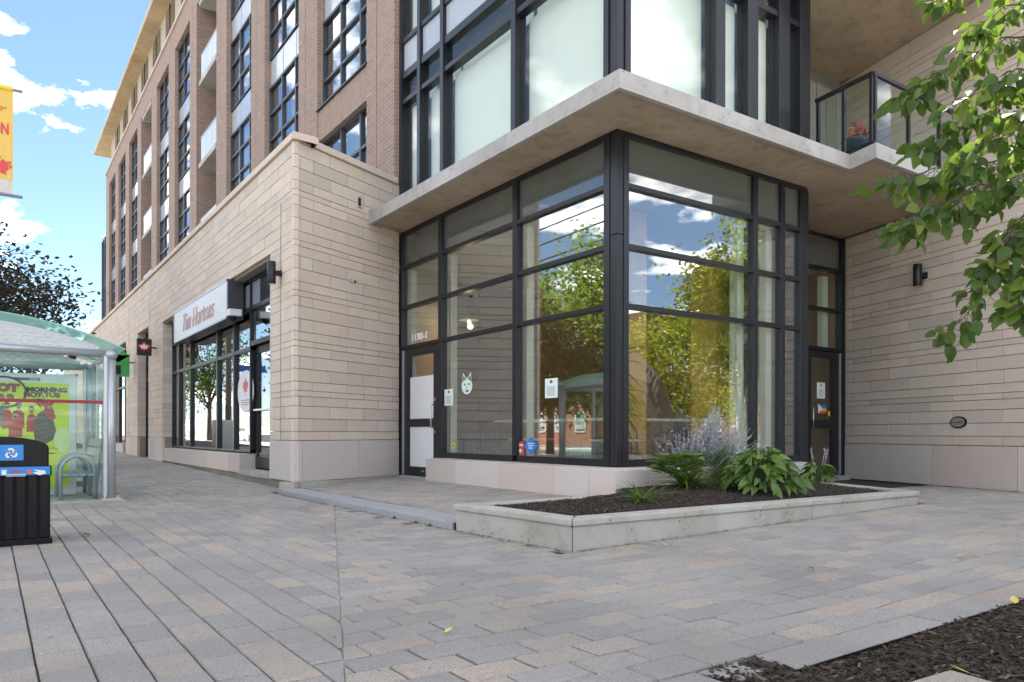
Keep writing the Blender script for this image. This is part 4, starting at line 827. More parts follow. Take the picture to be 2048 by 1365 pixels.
for i in range(520):
    x, y = r.uniform(-6.5, 3.5), r.uniform(-4.3, 4)
    if not inpoly(x, y, FLD) and not (x > KX - .02 and y > -.5): bit(x, y, gz(x, y) + .004, r.uniform(.004, .014))
for i in range(60): x, y = r.uniform(KX + .3, -.3), r.uniform(0, 4.4); bit(x, y, lz(x, y) + .004, r.uniform(.006, .02))
gr.build('leaf_litter', plain('litter_brown', (.085, .06, .035), .9, 0, .5, 20), kind='stuff', label='dark leaf bits and grit scattered over the paving', category='litter')
wl_ = leaf_mesh('weed_leaf', LILY, .05, .014, .3, .6, 4, .6)
for i, (px, py, lb_) in enumerate(((779, 1037, 'small flat weed in the kerb joint nearest the shop corner'), (838, 1046, 'small green weed growing from the kerb joint'), (857, 1052, 'upright green weed at the kerb beside the planter'))):
    p = onZ(px, py, -.15); p.x = KX - .025; t = thing('weed', (p.x, p.y, gz(p.x, p.y)), lb_, 'weed', 'weeds along the kerb')
    for k in range(14): an = r.uniform(0, 6.3); link('leaf', wl_, t, mw=aim(Vector((p.x, p.y, gz(p.x, p.y))), Vector((math.cos(an), math.sin(an), r.uniform(.2, 1.6))), s=r.uniform(.5, 1.3)))
# ================================================================== WALL FITTINGS
def wall_lamp(c, out_dir, lab, s=1.0):
    c = Vector(c); t = thing('wall_lamp', c, lab, 'wall lamp', 'cylinder wall lamps'); o = Vector(out_dir); r0 = 0.062 * s; h = 0.33 * s
    cc = c + o * 0.14 * s; m = MB(); m.lathe([(r0 * .93, -h / 2), (r0, -h / 2 + .006), (r0, h / 2 - .006), (r0 * .93, h / 2)], cc, 24); m.build('lamp_body', BLACKM, t, True); MB().lathe([(r0 * .8, -h / 2 - .002), (r0 * .8, -h / 2 - .001)], cc, 20).build('lens', plain('frosted_lens', (0.6, 0.6, 0.58), .4), t)
    sd_ = Vector((-o.y, o.x, 0)); MB().obox(c - sd_ * .035 + Vector((0, 0, -.035)), sd_ * .07, (0, 0, .07), o * 0.10 * s).build('bracket', BLACKM, t, bevel=.004); MB().obox(c - sd_ * .05 + Vector((0, 0, -.05)), sd_ * .10, (0, 0, .10), o * .012).build('back_plate', BLACKM, t)
pl1 = onX(562, 548, SHOPF); wall_lamp((SHOPF, pl1.y, pl1.z), (-1, 0, 0), 'black cylinder lamp by the stone corner above the shop door')
for px, py, lb_ in ((302, 688, 'black cylinder lamp beside the red leaf sign'), (259, 713, 'black cylinder lamp beside the green sign')): p = onX(px, py, SHOPF); wall_lamp((SHOPF, p.y, p.z), (-1, 0, 0), lb_)
def onRW(px, py): return hit(px, py, W0, NRW)
p = onRW(1850, 552); wall_lamp(p, NRW, 'black cylinder lamp on the right-hand limestone wall')
p = onRW(1918, 845); pq = thing('oval_plaque', p, 'oval brass plaque with raised lettering low on the right limestone wall', 'plaque'); sd_ = WR
def oval(c, n, u, rx, rz, th, k=28): 
    m = MB(); V = []; c = Vector(c)
    for z in (0, th): V += [c + n * z + u * (rx * math.cos(i * 6.2832 / k)) + Vector((0, 0, rz * math.sin(i * 6.2832 / k))) for i in range(k)]
    F = [tuple(range(k)), tuple(range(k, 2 * k))[::-1]] + [(i, (i + 1) % k, k + (i + 1) % k, k + i) for i in range(k)]; return m.add(V, F)
oval(p, NRW, sd_, .135, .085, .02).build('rim', BLACKM, pq); oval(p + NRW * .02, NRW, sd_, .112, .068, .006).build('face', plain('brass', (.48, .42, .32), .35, .45), pq); MB().obox(p + NRW * .026 - sd_ * .085 + Vector((0, 0, -.01)), sd_ * .17, (0, 0, .018), NRW * .004).build('lettering', STEEL, pq)
def onRet(px, py): return hit(px, py, G_, NRET)
p = onRet(719, 405); vt = thing('wall_vent', p, 'small dark vent slot high on the limestone return wall', 'vent'); MB().obox(p - WV * .03 + Vector((0, 0, -.06)), WV * .06, (0, 0, .13), NRET * .006).build('slot', DARK, vt); MB().obox(p - WV * .045 + Vector((0, 0, -.09)), WV * .09, (0, 0, .02), NRET * .03).build('lip', SILVER, vt)
p = onRet(703, 563); sb = thing('wall_sensor', p, 'small white sensor box on the limestone return wall', 'sensor'); MB().obox(p - WV * .05 + Vector((0, 0, -.025)), WV * .07, (0, 0, .05), NRET * .04).build('housing', STEEL, sb, bevel=.004); oval(p + WV * .05 + NRET * .005, NRET, WV, .018, .022, .03).build('eye', DARK, sb)
# ================================================================== SIGNS
def text_obj(s, m, size, origin, ux, uz, parent, name='lettering', shear=0, sx=1.0, depth=0.004, bold=0.0, align='CENTER', n=None):
    cu = bpy.data.curves.new(name, 'FONT'); cu.body = s; cu.size = size; cu.align_x = align; cu.align_y = 'CENTER'; cu.shear = shear; cu.extrude = depth; cu.offset = bold; cu.resolution_u = 3
    o = bpy.data.objects.new('tmp', cu); COL.objects.link(o); bpy.context.view_layer.update(); me = bpy.data.meshes.new_from_object(o.evaluated_get(bpy.context.evaluated_depsgraph_get())); bpy.data.objects.remove(o)
    me.materials.clear(); me.materials.append(m); ux = Vector(ux).normalized() * sx; uz = Vector(uz).normalized(); nn = Vector(ux).normalized().cross(uz)
    M4 = Matrix((ux, uz, nn)).transposed().to_4x4(); M4.translation = Vector(origin); me.transform(M4); return link(name, me, parent)
RED = plain('sign_red', (0.62, 0.055, 0.045), .4, 0, .05); SIGNW = plain('sign_white', (0.74, 0.74, 0.75), .3, 0, .02)
XS = SHOPF - 0.06; tl, tr, br, bl_ = [onX(*q, XS) for q in ((349, 627.4), (455.8, 558), (455.8, 636.3), (349.7, 688))]
sy0, sy1 = (tr.y + br.y) / 2, (tl.y + bl_.y) / 2; sz0, sz1 = (br.z + bl_.z) / 2, (tl.z + tr.z) / 2
sg_ = thing('shop_sign', (XS, (sy0 + sy1) / 2, sz0), 'long white lightbox sign with red script lettering over the street shop window', 'sign')
MB().box(XS, sy0, sz0, XF - .06, sy1, sz1).build('sign_box', plain('sign_dark', (.05, .05, .055), .4), sg_); MB().box(XS - .012, sy0 + .04, sz0 + .04, XS - .001, sy1 - .04, sz1 - .04).build('sign_face', SIGNW, sg_)
for k in range(26): z = sz0 + .06 + k * (sz1 - sz0 - .12) / 26; MB().box(XS - .0135, sy0 + .05, z, XS - .012, sy1 - .05, z + .004).build('face_rib', plain('rib_grey', (.6, .6, .62), .4), sg_)
MB().box(XS - .02, sy0, sz0, XS + .001, sy1, sz0 + .035).box(XS - .02, sy0, sz1 - .035, XS + .001, sy1, sz1).box(XS - .02, sy0, sz0, XS + .001, sy0 + .035, sz1).box(XS - .02, sy1 - .035, sz0, XS + .001, sy1, sz1).build('sign_rim', SILVER, sg_)
cyy = (sy0 + sy1) / 2
text_obj('Tim Hortons', plain('sign_red_pale', (0.60, 0.36, 0.33), .4), (sz1 - sz0) * .78, (XS - .02, cyy + .05, (sz0 + sz1) / 2 - .02), (0, -1, 0), (0, 0, 1), sg_, shear=.3, sx=.98, bold=0)
cm = thing('security_camera', (XS + .03, sy0 - .12, sz0), 'small white dome security camera at the end of the shop sign', 'camera'); cc = Vector((SHOPF - .02, sy0 - .16, sz0 + .02)); MB().box(cc.x - .08, cc.y - .09, cc.z, cc.x + .14, cc.y + .09, cc.z + .12).build('mount', SIGNW, cm, bevel=.01); MB().lathe([(.075, 0), (.08, -.02), (.07, -.04), (.05, -.075), (.02, -.09)], cc, 16).build('dome', BLACKM, cm, True)
# projecting signs further down the street wall
def leafshape(c, ux, uz, s, n, th=.004):
    pr = [(0, -.5), (.04, -.2), (.32, -.28), (.28, -.16), (.5, .05), (.42, .09), (.46, .24), (.28, .2), (.2, .28), (.1, .16), (.14, .38), (.07, .34), (0, .5)]; pr = pr + [(-a, b) for a, b in pr[-2:0:-1]]
    c, ux, uz, n = Vector(c), Vector(ux), Vector(uz), Vector(n); V = [c + ux * a * s + uz * b * s + n * th * q for q in (0, 1) for a, b in pr]; k = len(pr)
    return MB().add(V, [tuple(range(k, 2 * k))] + [(i, (i + 1) % k, k + (i + 1) % k, k + i) for i in range(k)])
p = onX(287, 695, SHOPF - .3); q = thing('blade_sign', (SHOPF, p.y, p.z), 'black projecting sign with a glowing red and white leaf over the shop door', 'sign'); MB().box(SHOPF - .46, p.y - .08, p.z - .21, SHOPF - .12, p.y + .08, p.z + .21).build('sign_box', BLACKM, q, bevel=.01); MB().tube([(SHOPF, p.y, p.z), (SHOPF - .13, p.y, p.z)], .02).build('bracket', BLACKM, q)
leafshape((SHOPF - .30, p.y - .084, p.z), (1, 0, 0), (0, 0, 1), .30, (0, -1, 0)).build('leaf_emblem', RED, q); leafshape((SHOPF - .30, p.y - .09, p.z), (1, 0, 0), (0, 0, 1), .19, (0, -1, 0)).build('leaf_emblem', SIGNW, q)
p = onX(243, 725, SHOPF - .35); q = thing('green_sign', (SHOPF, p.y, p.z), 'bright green projecting sign partly behind the bus shelter roof', 'sign'); GRN = plain('sign_green', (.08, .42, .10), .4); MB().prism([(SHOPF - .75, p.y - .1), (SHOPF - .15, p.y - .1), (SHOPF - .15, p.y + .1), (SHOPF - .75, p.y + .1)], p.z - .42, p.z + .2).build('sign_box', GRN, q); MB().obox((SHOPF - .75, p.y - .1, p.z + .2), (.3, 0, .22), (0, .2, 0), (.3, 0, -.22)).build('sign_top', GRN, q); MB().box(SHOPF - .6, p.y - .11, p.z - .36, SHOPF - .38, p.y - .1, p.z - .1).build('sign_inset', BLACKM, q); MB().tube([(SHOPF, p.y, p.z), (SHOPF - .2, p.y, p.z)], .02).build('bracket', BLACKM, q)
# ================================================================== STICKERS AND NOTICES ON THE GLASS
INK = plain('ink', (.08, .1, .1), .7)
def notice(px0, py0, px1, py1, lb_, plane='L'):
    f = (lambda x, y: onX(x, y, 0.046)) if plane == 'L' else (lambda x, y: onY(x, y, yq + .046))
    a, b = f(px0, py1), f(px1, py0); t = thing('paper_notice', a, lb_, 'notice', 'paper notices on the glass')
    if plane == 'L':
        MB().box(.046, b.y, a.z, .0485, a.y, b.z).build('sheet', PAPER, t); w_ = a.y - b.y; H = b.z - a.z
        for k in range(9): MB().box(.0445, b.y + w_ * (.15 + .05 * (k % 3)), a.z + H * (.12 + k * .055), .0458, a.y - w_ * (.15 + .04 * (k % 2)), a.z + H * (.135 + k * .055)).build('text_line', INK, t)
        MB().box(.0445, b.y + w_ * .4, a.z + H * .76, .0458, a.y - w_ * .4, a.z + H * .9).build('logo', INK, t)
    else:
        MB().box(a.x, yq + .046, a.z, b.x, yq + .0485, b.z).build('sheet', PAPER, t); w_ = b.x - a.x; H = b.z - a.z
        for k in range(9): MB().box(a.x + w_ * .2, yq + .0445, a.z + H * (.12 + k * .055), b.x - w_ * .2, yq + .0458, a.z + H * (.135 + k * .055)).build('text_line', INK, t)
        MB().box(a.x + w_ * .42, yq + .0445, a.z + H * .76, b.x - w_ * .42, yq + .0458, a.z + H * .9).build('logo', INK, t)
notice(889, 778, 906, 812, 'white paper notice on the glass beside the left door'); notice(1090, 756, 1115, 797, 'white paper notice higher up near the middle of the corner glass'); notice(1634, 766, 1650, 797, 'white paper notice on the right-hand door glass', 'R')
ct = onX(934, 772, .046); t = thing('cat_sticker', ct, 'white cat-face sticker on the glass left of the mullion', 'sticker'); SW = plain('sticker_mint', (.72, .82, .76), .5)
def disc(c, ry, rz, m, t, nm, x=.044, k=20): MB().add([(x, c.y + ry * math.cos(i * 6.2832 / k), c.z + rz * math.sin(i * 6.2832 / k)) for i in range(k)] + [(x + .0015, c.y + ry * math.cos(i * 6.2832 / k), c.z + rz * math.sin(i * 6.2832 / k)) for i in range(k)], [tuple(range(k))[::-1]] + [(i, (i + 1) % k, k + (i + 1) % k, k + i) for i in range(k)]).build(nm, m, t)
disc(ct, .15, .125, SW, t, 'face')
for s in (-1, 1): MB().add([(.044, ct.y + s * .13, ct.z + .05), (.044, ct.y + s * .11, ct.z + .2), (.044, ct.y + s * .02, ct.z + .11)], [(0, 1, 2)]).build('ear', SW, t); MB().add([(.043, ct.y + s * .11, ct.z + .08), (.043, ct.y + s * .10, ct.z + .155), (.043, ct.y + s * .06, ct.z + .11)], [(0, 1, 2)]).build('inner_ear', INK, t); disc(ct + Vector((0, s * .06, .02)), .022, .016, INK, t, 'eye', .042)
disc(ct + Vector((0, 0, -.02)), .012, .01, INK, t, 'nose', .042); MB().box(.042, ct.y - .05, ct.z - .09, .0425, ct.y + .03, ct.z - .06).build('lettering', INK, t)
p = onX(907, 892, .046); t = thing('round_sticker', p, 'small round lime-green sticker low on the glass by the left door', 'sticker'); disc(p, .055, .042, plain('lime', (.55, .65, .08), .5), t, 'disc'); disc(p, .02, .02, INK, t, 'mark', .042)
a, b = onX(1034, 911, .046), onX(1048, 884, .046); t = thing('red_sticker', a, 'small red square sticker low on the glass beside the mullion', 'sticker'); MB().box(.044, b.y, a.z, .046, a.y, b.z).build('sheet', plain('sticker_red', (.52, .09, .06), .5), t); leafshape((.0435, (a.y + b.y) / 2, a.z + (b.z - a.z) * .33), (0, -1, 0), (0, 0, 1), (b.z - a.z) * .4, (-1, 0, 0), .001).build('leaf_emblem', WHITE, t); MB().box(.043, b.y + .02, a.z + (b.z - a.z) * .7, .0438, a.y - .02, a.z + (b.z - a.z) * .82).build('text_line', WHITE, t)
p = onX(1062, 892, .046); t = thing('diamond_sticker', p, 'blue diamond-shaped sticker low on the corner glass', 'sticker'); MB().add([(.0435, p.y + .15, p.z), (.0435, p.y, p.z - .115), (.0435, p.y - .15, p.z), (.0435, p.y, p.z + .115), (.045, p.y + .15, p.z), (.045, p.y, p.z - .115), (.045, p.y - .15, p.z), (.045, p.y, p.z + .115)], [(0, 1, 2, 3), (4, 7, 6, 5), (0, 4, 5, 1), (1, 5, 6, 2), (2, 6, 7, 3), (3, 7, 4, 0)]).build('diamond', plain('sticker_blue', (.04, .20, .60), .4), t)
for k, dz in enumerate((.03, 0, -.03)): MB().box(.042, p.y - .07 + .02 * k, p.z + dz - .006, .043, p.y + .07 - .01 * k, p.z + dz + .006).build('text_line', SW, t)
t = thing('door_number', onX(839, 674, .046), 'white street number on the transom glass over the left door', 'lettering'); c = onX(839, 674, .046); text_obj('1130-1', plain('bright_white', (.92, .92, .92), .5, 0, .01), .15, (.042, c.y, c.z), (0, -1, 0), (0, 0, 1), t, 'digits', sx=1.35, bold=.007, depth=.001)
a, b = onY(1636, 828, yq + .046), onY(1653, 808, yq + .046); t = thing('pride_sticker', a, 'rainbow chevron sticker on the right-hand door glass', 'sticker'); cols = [(.12, .08, .25), (.05, .15, .55), (.06, .4, .12), (.75, .6, .05), (.75, .25, .03), (.6, .04, .04)]
for k, c in enumerate(cols): MB().box(a.x, yq + .0445, a.z + (b.z - a.z) * (5 - k) / 6, b.x, yq + .046, a.z + (b.z - a.z) * (6 - k) / 6 - .001).build('stripe', plain('stripe_%d' % k, c, .5), t)
MB().add([(a.x, yq + .0435, a.z), (a.x + (b.x - a.x) * .5, yq + .0435, (a.z + b.z) / 2), (a.x, yq + .0435, b.z)], [(0, 1, 2)]).build('chevron', WHITE, t)
p = onY(1658, 828, yq + .046); t = thing('yellow_sticker', p, 'tiny yellow sticker at the corner of the right-hand door glass', 'sticker'); MB().box(p.x - .03, yq + .044, p.z - .04, p.x + .03, yq + .046, p.z + .04).build('sheet', plain('sticker_yellow', (.7, .62, .05), .5), t)
XO = XF - .008; p = onX(491, 783, XO); t = thing('oval_decal', p, 'white oval decal with red lantern emblem on the street shop window', 'decal'); m = MB(); k = 28
m.add([(XO, p.y + .52 * math.cos(i * 6.2832 / k), p.z + .38 * math.sin(i * 6.2832 / k)) for i in range(k)] + [(XO + .003, p.y + .52 * math.cos(i * 6.2832 / k), p.z + .38 * math.sin(i * 6.2832 / k)) for i in range(k)], [tuple(range(k))[::-1]] + [(i, (i + 1) % k, k + (i + 1) % k, k + i) for i in range(k)]); m.build('oval', WHITE, t)
leafshape((XO - .002, p.y, p.z + .08), (0, -1, 0), (0, 0, 1), .36, (-1, 0, 0), .001).build('emblem', RED, t)
for k in range(3): MB().box(XO - .002, p.y - .3 + .05 * k, p.z - .17 - k * .04, XO - .001, p.y + .3 - .05 * k, p.z - .155 - k * .04).build('text_line', plain('text_red', (.5, .2, .2), .6), t)
# ================================================================== BUS SHELTER
PX, PY, PZ = -4.44, 4.29, -0.14
bs = thing('bus_shelter', (PX, PY, PZ), 'glass bus shelter with curved green glass roof and silver tube frame', 'bus shelter')
LX = -7.36; BY = 6.7; TZ = 1.655
MB().box(LX, PY - .22, -0.4, PX + .14, BY + .3, -0.128).build('pad', mat_concrete('pad_concrete', (.42, .41, .38), .2), bs, bevel=.006)
for x, y in ((PX, PY), (PX, BY), (LX, PY), (LX, BY)):
    MB().tube([(x, y, PZ), (x, y, TZ)], .052, 18).build('post', SILVER, bs, True); MB().box(x - .085, y - .04, PZ + .05, x - .045, y + .04, TZ - .02).build('post_channel', SILVER, bs)
    MB().box(x - .11, y - .09, -.1275, x + .11, y + .09, -.112).build('base_plate', plain('cream_plate', (.55, .52, .42), .6), bs)
    for s in (-1, 1): MB().lathe([(.016, 0), (.016, .03), (.01, .034)], (x + .07 * s, y - .06, -.112), 8).build('bolt', STEEL, bs)
for y in (PY, BY): MB().tube([(LX - .1, y, TZ + .03), (PX + .02, y, TZ + .005)], .047, 18).build('beam', SILVER, bs, True); MB().lathe([(.05, -.01), (.062, -.01), (.062, .055), (.05, .055)], (0, 0, 0), 20)
for x in (PX, LX): MB().tube([(x, PY, TZ + .005), (x, BY, TZ + .005)], .03, 12).build('beam', SILVER, bs, True)
m = MB(); m.tube([(PX + .0, PY - .06, TZ + .006), (PX + .0, PY + .06, TZ + .006)], .066, 20); m.build('beam_end_cap', SILVER, bs, True)
xc = (LX + PX) / 2; hw = PX + .14 - xc
def archz(x): return 2.07 - .14 * (x - xc) ** 2
n = 24; y0r, y1r = PY - .12, BY + .14; xs_ = [LX - .14 + (PX - LX + .28) * i / n for i in range(n + 1)]
m = MB(); V = [(x, y, archz(x) + dz) for y in (y0r, y1r) for x in xs_ for dz in (0,)]
m.add(V, [(i, i + 1, n + 2 + i, n + 1 + i) for i in range(n)]); V2 = [(x, y, z + .012) for x, y, z in V]; m.add(V2, [(i, i + 1, n + 2 + i, n + 1 + i) for i in range(n)]); m.build('roof_glass', GLASS_ROOF, bs, True)
for y in (y0r, y1r): MB().tube([(x, y, archz(x) + .006) for x in xs_], .009, 6).build('roof_edge', plain('green_edge', (.25, .55, .45), .3), bs)
PERF = plain('perforated_panel', (.50, .51, .53), .45, .3)
for y in (PY, BY):
    m = MB(); V = []
    for x in xs_[2:-2]: V += [(x, y, TZ + .045), (x, y, max(TZ + .05, archz(x) - .075))]
    k = len(V) // 2; m.add(V, [(2 * i, 2 * i + 2, 2 * i + 3, 2 * i + 1) for i in range(k - 1)]); V = [(a, b + .006, c) for a, b, c in V]; m.add(V, [(2 * i, 2 * i + 1, 2 * i + 3, 2 * i + 2) for i in range(k - 1)]); m.build('gable_panel', PERF, bs)
    sl_ = MB(); rr = 0
    z = TZ + .08
    while z < TZ + .45:
        x = LX + .2 + (.06 if rr % 2 else 0)
        while x < PX - .12:
            if archz(x) - .11 > z and archz(x + .06) - .11 > z: sl_.box(x, y - .012, z, x + .055, y - .0005, z + .009)
            x += .12
        z += .045; rr += 1
    sl_.build('gable_slots', SIGNW, bs, kind='stuff')
for k in range(1, 4): y = lerp(PY, BY, k / 4); MB().tube([(x, y, archz(x) - .03) for x in xs_], .014, 6).build('roof_rib', SILVER, bs)
MB().box(LX + .06, PY - .008, .02, PX - .09, PY + .004, TZ - .08).build('glass_wall', GLASS_CL, bs); MB().box(PX - .006, PY + .1, .02, PX + .006, lerp(PY, BY, .55), TZ - .1).box(PX - .006, lerp(PY, BY, .55) + .07, .02, PX + .006, BY - .08, TZ - .1).build('glass_wall', GLASS_CL, bs); MB().box(LX + .06, BY - .004, .02, PX - .06, BY + .008, TZ - .1).build('glass_wall', GLASS_CL, bs)
MB().box(PX - .025, lerp(PY, BY, .55), -.12, PX + .025, lerp(PY, BY, .55) + .06, TZ).build('mullion', SILVER, bs)
MB().box(LX + .06, PY - .0125, 1.045, PX - .09, PY - .0085, 1.085).build('safety_stripe', plain('dark_red_stripe', (.28, .015, .02), .4), bs)
ic = onY(78, 799, PY - .014); m = MB(); m.tube([(ic.x + .055 * math.cos(i * .2618), PY - .014, ic.z + .055 * math.sin(i * .2618)) for i in range(25)], .004, 4); m.tube([(ic.x - .038, PY - .014, ic.z + .038), (ic.x + .038, PY - .014, ic.z - .038)], .004, 4); m.box(ic.x - .035, PY - .016, ic.z - .006, ic.x + .035, PY - .013, ic.z + .006); m.build('no_smoking_mark', INK, bs)
# advertising panel inside the shelter
AY = 5.4; ar = onY(138, 768, AY); al = -6.35; az0, az1 = -0.02, ar.z
ad = thing('advertising_panel', (ar.x - .5, AY, -.14), 'lime green illuminated poster panel standing inside the bus shelter', 'poster panel')
LIME = plain('poster_lime', (.55, .66, .02), .35, 0, .12, 1.4); MB().box(al - .08, AY, -.13, ar.x + .09, AY + .14, az1 + .12).build('panel_frame', SILVER, ad, bevel=.01); MB().box(al, AY - .008, az0, ar.x, AY - .001, az1).build('poster', LIME, ad)
MB().box(onY(28, 755, AY - .01).x, AY - .012, az1 + .025, onY(80, 755, AY - .01).x, AY - .001, az1 + .06).build('name_plate', plain('grey_plate', (.10, .09, .10), .5), ad); c = onY(68, 759, AY - .014); text_obj('cities', SIGNW, .05, (c.x, AY - .013, c.z), (1, 0, 0), (0, 0, 1), ad, depth=.0008)
def ptext(s, px, py, size, m, sx=1.0, sh=0): c = onY(px, py, AY - .012); text_obj(s, m, size, (c.x, AY - .011, c.z), (1, 0, 0), (0, 0, 1), ad, sx=sx, bold=.006, depth=.0008, shear=sh)
BRN = plain('poster_brown', (.23, .055, .045), .4); PBK = plain('poster_black', (.02, .02, .02), .4)
ptext('MORNING', 94, 780.5, .078, PBK, 1.22); ptext('HOT TUB', 84, 790.5, .078, BRN, 1.2); text_obj('THE', PBK, .032, (onY(56, 781, AY).x, AY - .011, onY(56, 781, AY).z), (0, 0, 1), (-1, 0, 0), ad, depth=.0008, bold=.003)
c = onY(8, 784, AY - .012); m = MB(); m.tube([(c.x + .235 * math.cos(i * .2618), AY - .01, c.z + .195 * math.sin(i * .2618)) for i in range(25)], .014, 5); m.build('ring_logo', plain('ring_dark', (.05, .03, .03), .4), ad); text_obj('HOT', BRN, .125, (c.x - .02, AY - .011, c.z + .05), (1, 0, 0), (0, 0, 1), ad, sx=1.3, bold=.012, depth=.0008); text_obj('89.9', BRN, .115, (c.x - .02, AY - .011, c.z - .08), (1, 0, 0), (0, 0, 1), ad, sx=1.2, bold=.012, depth=.0008)
# printed figures: flat print on the poster (group of people in red and a hen)
def blob(px, py, rx, rz, m, dz=0.0, k=16, tilt=0):
    c = onY(px, py, AY - .01); V = []
    for i in range(k): a = i * 6.2832 / k; x_, z_ = rx * math.cos(a), rz * math.sin(a); V.append((c.x + x_ * math.cos(tilt) - z_ * math.sin(tilt), AY - .0095 - dz, c.z + x_ * math.sin(tilt) + z_ * math.cos(tilt)))
    MB().add(V, [tuple(range(k))[::-1]]).build('print_shape', m, ad)
PR = plain('print_red', (.42, .05, .04), .5, 0, .35, 14); SKN = plain('print_skin', (.45, .26, .18), .5, 0, .2, 20); HR = plain('print_hair', (.05, .03, .025), .5); GRYH = plain('print_grey', (.10, .09, .085), .5, 0, .4, 18); YEL = plain('print_yellow', (.55, .48, .05), .5)
def poly(pts, m, dz): c = [onY(x, y, AY - .01) for x, y in pts]; MB().add([(p.x, AY - .0095 - dz, p.z) for p in c], [tuple(range(len(c)))]).build('print_shape', m, ad)
for px, py, w_, dz in ((14, 812, 11, .0004), (37, 812, 12, .0006), (63, 820, 10, .0005), (31, 830, 14, .0012)):
    poly([(px - w_, py + 44), (px - w_ * .95, py + 16), (px - w_ * .4, py + 8), (px + w_ * .4, py + 8), (px + w_ * .95, py + 16), (px + w_, py + 44)][::-1], PR, dz); blob(px, py, .032, .042, SKN, dz + .0003); poly([(px - 5, py - 1), (px - 5, py - 6), (px - 2, py - 8.5), (px + 3, py - 8), (px + 5, py - 5), (px + 5, py - 1), (px + 3, py - 3.5), (px - 3, py - 3.5)][::-1], HR, dz + .0005); poly([(px - 3.2, py + 2.5), (px + 3.2, py + 2.5), (px + 2, py + 6), (px - 2, py + 6)][::-1], HR, dz + .0004)
poly([(-4, 850), (-2, 818), (6, 806), (12, 830), (10, 860)][::-1], plain('print_teal', (.03, .22, .22), .5), .0003); poly([(70, 885), (66, 850), (74, 830), (84, 822), (96, 824), (106, 838), (112, 862), (106, 880), (92, 888)][::-1], GRYH, .0014); poly([(88, 822), (92, 806), (100, 808), (106, 818), (112, 836), (104, 842), (96, 836)][::-1], PR, .0018); blob(98, 815, .022, .022, SKN, .0022)
for k in range(4): poly([(72 + k * 3, 850 + k * 8), (98 + k * 2, 846 + k * 8), (98 + k * 2, 848 + k * 8), (72 + k * 3, 853 + k * 8)][::-1], plain('print_feather', (.16, .13, .12), .5), .0018)
for k in range(6): blob(78 + k * 5.5, 809 - 3 * (k % 2), .014, .05, PR, .0016, tilt=.5 - k * .2)
blob(100, 898, .10, .018, YEL, .0008); blob(98, 907, .08, .010, GRYH, .001); blob(125, 880, .10, .16, plain('print_pale', (.62, .72, .35), .5), .0002)
# bench in the shelter
bn = thing('bench', (-4.75, 5, -.13), 'grey slatted bench with three hooped tube arms in the bus shelter', 'bench'); BG = plain('bench_grey', (.30, .33, .35), .45, .3)
fl_, fr_ = -4.965, -4.60
for k, y in enumerate((4.42, 5.02, 5.62)):
    pts = [(fl_, y, -.13), (fl_, y, .22)] + [(lerp(fl_, fr_, .5) - .1825 * math.cos(a), y, .22 + .19 * math.sin(a)) for a in [i * math.pi / 10 for i in range(1, 10)]] + [(fr_, y, .22), (fr_, y, -.13)]
    MB().tube(pts, .024, 12).build('arm_hoop', BG, bn, True)
    MB().lathe([(.045, 0), (.045, .006)], (fl_, y, -.13), 12).lathe([(.045, 0), (.045, .006)], (fr_, y, -.13), 12).build('foot', BG, bn)
for k in range(4): MB().box(-4.95 + k * .088, 4.36, .165, -4.95 + k * .088 + .075, 5.70, .19).build('seat_slat', BG, bn, bevel=.004)
for k in range(3): MB().obox((-4.60 + k * .022, 4.36, .28 + k * .12), (.015, 0, 0), (0, 1.34, 0), (.022, 0, .10)).build('back_slat', BG, bn)
for y in (4.6, 5.45): MB().obox((-4.585, y, -.13), (.03, 0, 0), (0, .05, 0), (.07, 0, .75)).build('back_support', BG, bn); MB().box(-4.95, y, .14, -4.6, y + .04, .165).build('seat_support', BG, bn)
# ================================================================== RECYCLING BIN
BX, BYY, bz = -5.292, 0.581, -0.155; BWD = .62; BD = .50
rb_ = thing('recycling_bin', (BX - BWD / 2, BYY + BD / 2, bz), 'black slatted recycling bin with domed lid and blue recycling signs', 'recycling bin'); GB = plain('bin_black', (.006, .006, .007), .32, 0, .12, 6, 0, .22)
MB().box(BX - BWD - .01, BYY - .015, bz, BX + .012, BYY + BD + .01, bz + .045).build('base_plinth', GB, rb_, bevel=.004); MB().box(BX - BWD + .03, BYY + .03, bz + .045, BX - .03, BYY + BD - .03, .44).build('liner', DARK, rb_)
k = 0; x = BX - .068
while x > BX - BWD - .02: MB().box(x, BYY, bz + .045, x + .058, BYY + .02, .37).build('slat', GB, rb_, bevel=.005); x -= .0755
for k in range(6): MB().box(BX - .02, BYY + .025 + k * .08, bz + .045, BX, BYY + .025 + k * .08 + .062, .37).build('slat', GB, rb_, bevel=.005)
MB().box(BX - BWD, BYY - .012, .365, BX + .008, BYY + BD, .44).build('band', GB, rb_, bevel=.006)
m = MB(); prof = [(BX - BWD + .01, .44)] + [(BX - BWD / 2 - (BWD / 2 - .01) * math.cos(a), .575 + .085 * math.sin(a)) for a in [i * math.pi / 12 for i in range(13)]] + [(BX - .01, .44)]; kq = len(prof)
m.add([(x, y, z) for y in (BYY + .015, BYY + BD - .01) for x, z in prof], [tuple(range(kq))[::-1], tuple(range(kq, 2 * kq))] + [(i, i + 1, kq + i + 1, kq + i) for i in range(kq - 1)]); m.build('lid', GB, rb_, bevel=.012)
RB = plain('recycle_blue', (.02, .22, .60), .4, 0, .05)
s1, s2 = onY(-6, 922, BYY - .002), onY(47, 890, BYY - .002); MB().box(s1.x, BYY + .002, s1.z, s2.x, BYY + .012, s2.z).build('recycle_sign', RB, rb_)
cx_, cz_ = onY(22.5, 908, BYY).x, (s1.z + s2.z) / 2 - .006
